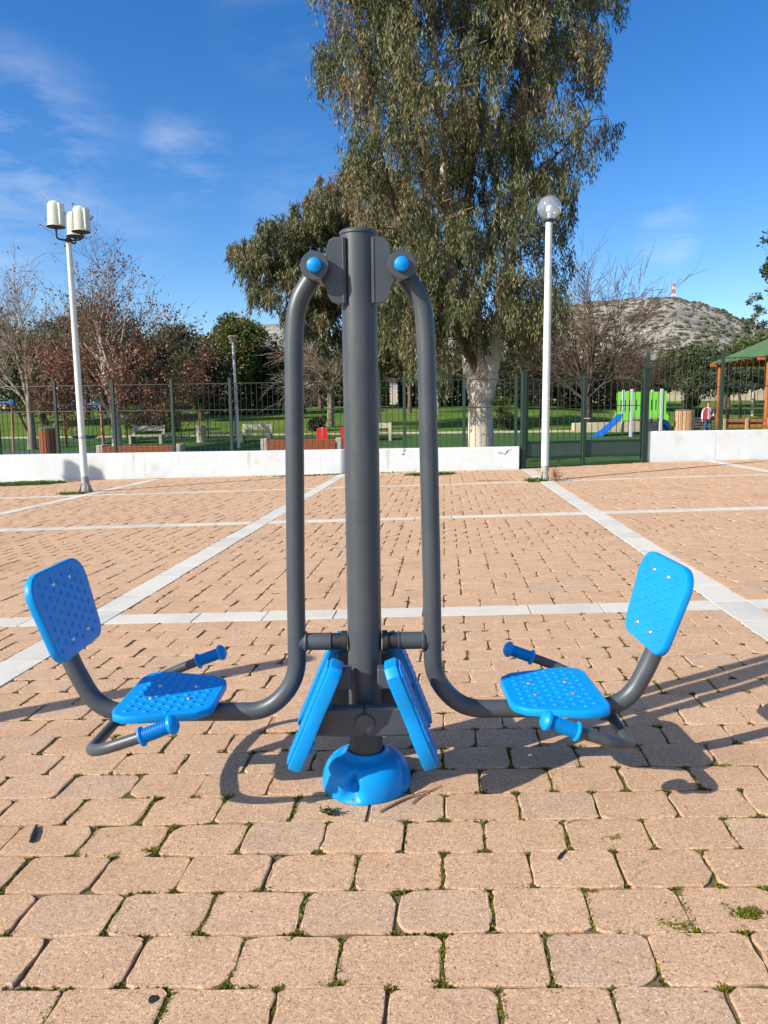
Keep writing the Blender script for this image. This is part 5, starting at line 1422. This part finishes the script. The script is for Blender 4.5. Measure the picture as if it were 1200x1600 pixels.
eucalyptus('eucalyptus_tree', 'huge eucalyptus with thick pale trunk and hanging grey-green foliage behind the low wall', 752, 18.0, big_poly,
    [([(744, 625), (733, 570, .1), (726, 510, .1), (705, 420, .2), (693, 260, .1), (682, 100, 0), (660, -120, 0)], .20, .05, BARKE),
     ([(757, 625), (768, 560, .1), (785, 490, .2), (800, 380, .3), (815, 230, .3), (822, 60, .2), (830, -110, 0)], .23, .05, BARKE),
     ([(750, 620), (740, 565, 0), (690, 470, -.3), (625, 360, -.4), (590, 230, -.4), (562, 60, -.2), (548, -100, 0)], .13, .03, BARKD),
     ([(715, 400, .2), (740, 250, .5), (750, 60, .6), (745, -120, .5)], .09, .03, BARKB),
     ([(800, 350, .3), (850, 260, 0), (920, 195, -.2)], .07, .02, BARKB),
     ([(690, 330), (650, 180, -.6), (620, 0, -.8), (600, -120, -.8)], .08, .03, BARKB)],
    420, 13, 36, 71, 2.1, trunk=([(753, 712), (750, 650), (750, 600), (754, 560), (766, 520)], [.315, .14]), size=.125)
lobe = [(360, 385), (395, 370), (430, 335), (480, 320), (510, 285), (560, 255), (640, 270), (680, 340), (680, 560), (640, 575), (560, 545), (500, 520), (455, 505), (440, 470), (405, 470), (365, 430)]
eucalyptus('eucalyptus_tree', 'smaller olive eucalyptus with pale trunk behind and left of the huge one', 588, 31.0, lobe,
    [([(588, 580), (570, 480), (530, 400), (480, 365), (400, 400)], .12, .03, BARKB), ([(588, 585), (600, 450), (590, 330), (575, 280)], .12, .03, BARKB), ([(590, 560), (640, 450), (650, 360)], .08, .03, BARKB)],
    270, 16, 34, 83, 2.2, trunk=([(588, 700), (587, 640), (588, 600), (588, 575)], [.20, .15]), size=.19)

# ================================================================ WEEDS, LITTER
def patch(px, py, w, d, n, name, label, h=.05, m=GRASSW):
    g = gp(px, py); P = []
    for _ in range(n):
        a = rng.random()*2*pi; q = sqrt(rng.random()); x = g.x+cos(a)*q*w/2*(1+.25*sin(a*5)); y = g.y+sin(a)*q*d/2; P.append((x, y, KX*x+KY*y-.004))
    blades(P, h, .012, 3, m, name, .02, .8, label)
patch(45, 757, 1.25, .55, 900, 'weed_patch', 'flat patch of green weeds at the foot of the white wall, left of the lamp post', .06)
patch(675, 742, .85, .35, 500, 'weed_patch', 'flat patch of green weeds by the white wall right of the machine', .05)
patch(838, 752, .35, .25, 160, 'weed_patch', 'small weeds at the foot of the globe lamp post', .05)
patch(115, 772, .5, .2, 160, 'weed_patch', 'small weeds left of the triple-headed lamp post foot', .04)
patch(335, 744, .3, .15, 120, 'weed_patch', 'little weed tuft against the middle of the white wall', .09)
patch(300, 744, 1.5, .14, 160, 'weed_patch', 'thin line of grass along the foot of the white wall', .03)
patch(520, 742, 3.0, .10, 260, 'weed_patch', 'sparse grass along the foot of the wall behind the machine', .03)
# leafy weed against the wall and dry plant by the lamp post
def weed(px, py, h, n, name, label, m, sp=.10):
    g = gp(px, py); t = thing(name, label, 'plant', (g.x, g.y, KX*g.x+KY*g.y)); s = MB(); P = []; D = []
    for k in range(n):
        a = random.random()*2*pi; l = h*random.uniform(.5, 1.1); e = Vector((cos(a)*sp*random.random()*1.4, sin(a)*sp*.8*random.random(), l)); s.tube([(0, 0, -.01), e*.5+Vector((0, 0, .01)), e], [.003, .0022, .001], 4, caps=False)
        for q in range(5): P.append(tuple(e*random.uniform(.3, 1))); d = Vector((random.gauss(0, 1), random.gauss(0, 1), .4)).normalized(); D.append(tuple(d))
    s.build('stems', TWIG if m is LEAFB else GRASSW, t, fix=False); P = np.array(P); D = np.array(D)
    V, Q = leaf_quads(P, D, np.full(len(P), .035 if h > .1 else .016), np.full(len(P), .014 if h > .1 else .004)); np_mesh('leaves', V, Q, m, rng.random(len(P)), t)
weed(338, 743, .22, 14, 'wall_weed', 'upright leafy weed against the middle of the white wall', GRASSW)
weed(868, 752, .24, 26, 'dry_weed', 'dry brown plant at the right foot of the globe lamp post', LEAFB, .16)
weed(517, 1272, .018, 14, 'small_weed', 'tiny grey-green rosette weed on the pavers left of the blue base', LEAFO, .03)
# heap of dry leaves at the wall
def heap():
    g = gp(284, 745); k = 420; P = np.stack([g.x+rng.normal(0, .24, k), g.y+.05+rng.normal(0, .05, k), np.zeros(k)], 1); P[:, 2] = KX*P[:, 0]+KY*P[:, 1]+.005+rng.random(k)*.05*np.exp(-((P[:, 0]-g.x)/.3)**2)
    D = rng.normal(size=(k, 3))*np.array([1, 1, .4]); D /= np.linalg.norm(D, axis=1)[:, None]
    V, Q = leaf_quads(P, D, .06*rng.uniform(.6, 1.3, k), .04*rng.uniform(.6, 1.3, k)); tag(np_mesh('dry_leaf_heap', V, Q, LEAFB, rng.random(k)), 'drift of dry brown leaves along the foot of the white wall', None, None, 'stuff')
heap()
def ground_stick(px0, py0, px1, py1, r, label, name, m, cat='litter', bend=.01, n=6):
    a = gp(px0, py0); b = gp(px1, py1); c = (a+b)/2; t = MB(); P = []
    for k in range(n+1):
        f = k/n; p = a.lerp(b, f)-c; P.append((p.x+random.gauss(0, bend*.15), p.y+bend*sin(f*pi), p.z+r+.002))
    t.tube(P, [r*(.6+.4*sin(pi*min(f_/n+.15, 1))) for f_ in range(n+1)], 6); tag(t.build(name, m, None, tuple(c)), label, cat)
ground_stick(592, 1271, 668, 1238, .0038, 'long dry brown twig lying just right of the round blue base', 'dry_twig', TWIG, 'twig')
ground_stick(642, 1258, 690, 1230, .0028, 'thinner dry twig beside the long one, right of the round blue base', 'dry_twig', TWIG, 'twig')
ground_stick(872, 1345, 884, 1331, .0035, 'short dark twig on a paver in the lower right', 'dark_twig', BLACK, 'twig', .002)
ground_stick(886, 1288, 918, 1284, .0012, 'hair-thin dry grass stalk on a paver in the lower right', 'grass_stalk', TWIG, 'twig', .01)
ground_stick(912, 1148, 938, 1156, .006, 'pale dry leaf curl under the right handlebar', 'dry_leaf', WOODP, 'leaf', .01)
ground_stick(49, 1319, 57, 1294, .0065, 'dark curled leaf on a paver at the lower left', 'dark_leaf', BLACK, 'leaf', .004)
def spots():
    for px, py, r, lb in ((240, 1562, .011, 'round dark chewing-gum spot on a paver at the lower left'),):
        g = gp(px, py); m = MB(); m.lathe([(r, 0), (r*.9, .0012), (.0001, .0016)], n=18, fn=lambda r_, z, a: (r_*(1+.12*sin(a*3+1)), z)); tag(m.build('gum_spot', BLACK, None, (g.x, g.y, KX*g.x+KY*g.y+.0012)), lb, 'gum')
spots()
# scattered crumbs: dry needles and grit on the paving
def crumbs():
    k = 700; y = rng.uniform(1.1, 5.0, k); x = rng.uniform(-.6, .6, k)*y*1.05; P = np.stack([x, y, KX*x+KY*y+.0012], 1)
    D = np.stack([rng.normal(size=k), rng.normal(size=k), np.full(k, .03)], 1); D /= np.linalg.norm(D, axis=1)[:, None]
    V, Q = leaf_quads(P, D, rng.uniform(.004, .016, k), rng.uniform(.001, .0035, k)); tag(np_mesh('dry_crumbs', V, Q, LEAFB, rng.random(k)*.6), 'tiny dry crumbs and needles scattered over the pavers', None, None, 'stuff')
crumbs()
# drain grate
def grate():
    a = gp(770, 751); t = thing('drain_grate', 'narrow rusty drain grate in the paving right of the machine', 'drain', (a.x, a.y, KX*a.x+KY*a.y)); m = MB()
    m.box((0, -.05, .003), (.50, .02, .012), bev=.002); m.box((0, .05, .003), (.50, .02, .012), bev=.002); m.build('frame', TWIG, t); m = MB()
    for k in range(14): m.box((-.235+k*.036, 0, .003), (.014, .085, .010))
    m.build('bars', TWIG, t)
grate()
# fallen yellow flowers on the turf by the gate
for i, (px, py, lb) in enumerate(((873, 718, 'small yellow flower on the turf under the right gate leaf'), (836, 721, 'small yellow flower on the turf beside the left gate post'))):
    g = at(px, py, 15.9); t = thing('yellow_flower', lb, 'flower', (g.x, 15.9, gz(g.x, 15.9))); m = MB(); m.cyl((0, 0, -.02), (0, 0, .06), .004, n=4); m.build('stem', GRASSW, t); m = MB(); m.lathe([(.01, 0), (.05, .02), (.055, .03), (.0001, .035)], (0, 0, .055), 8); m.build('petals', LEAFY, t)
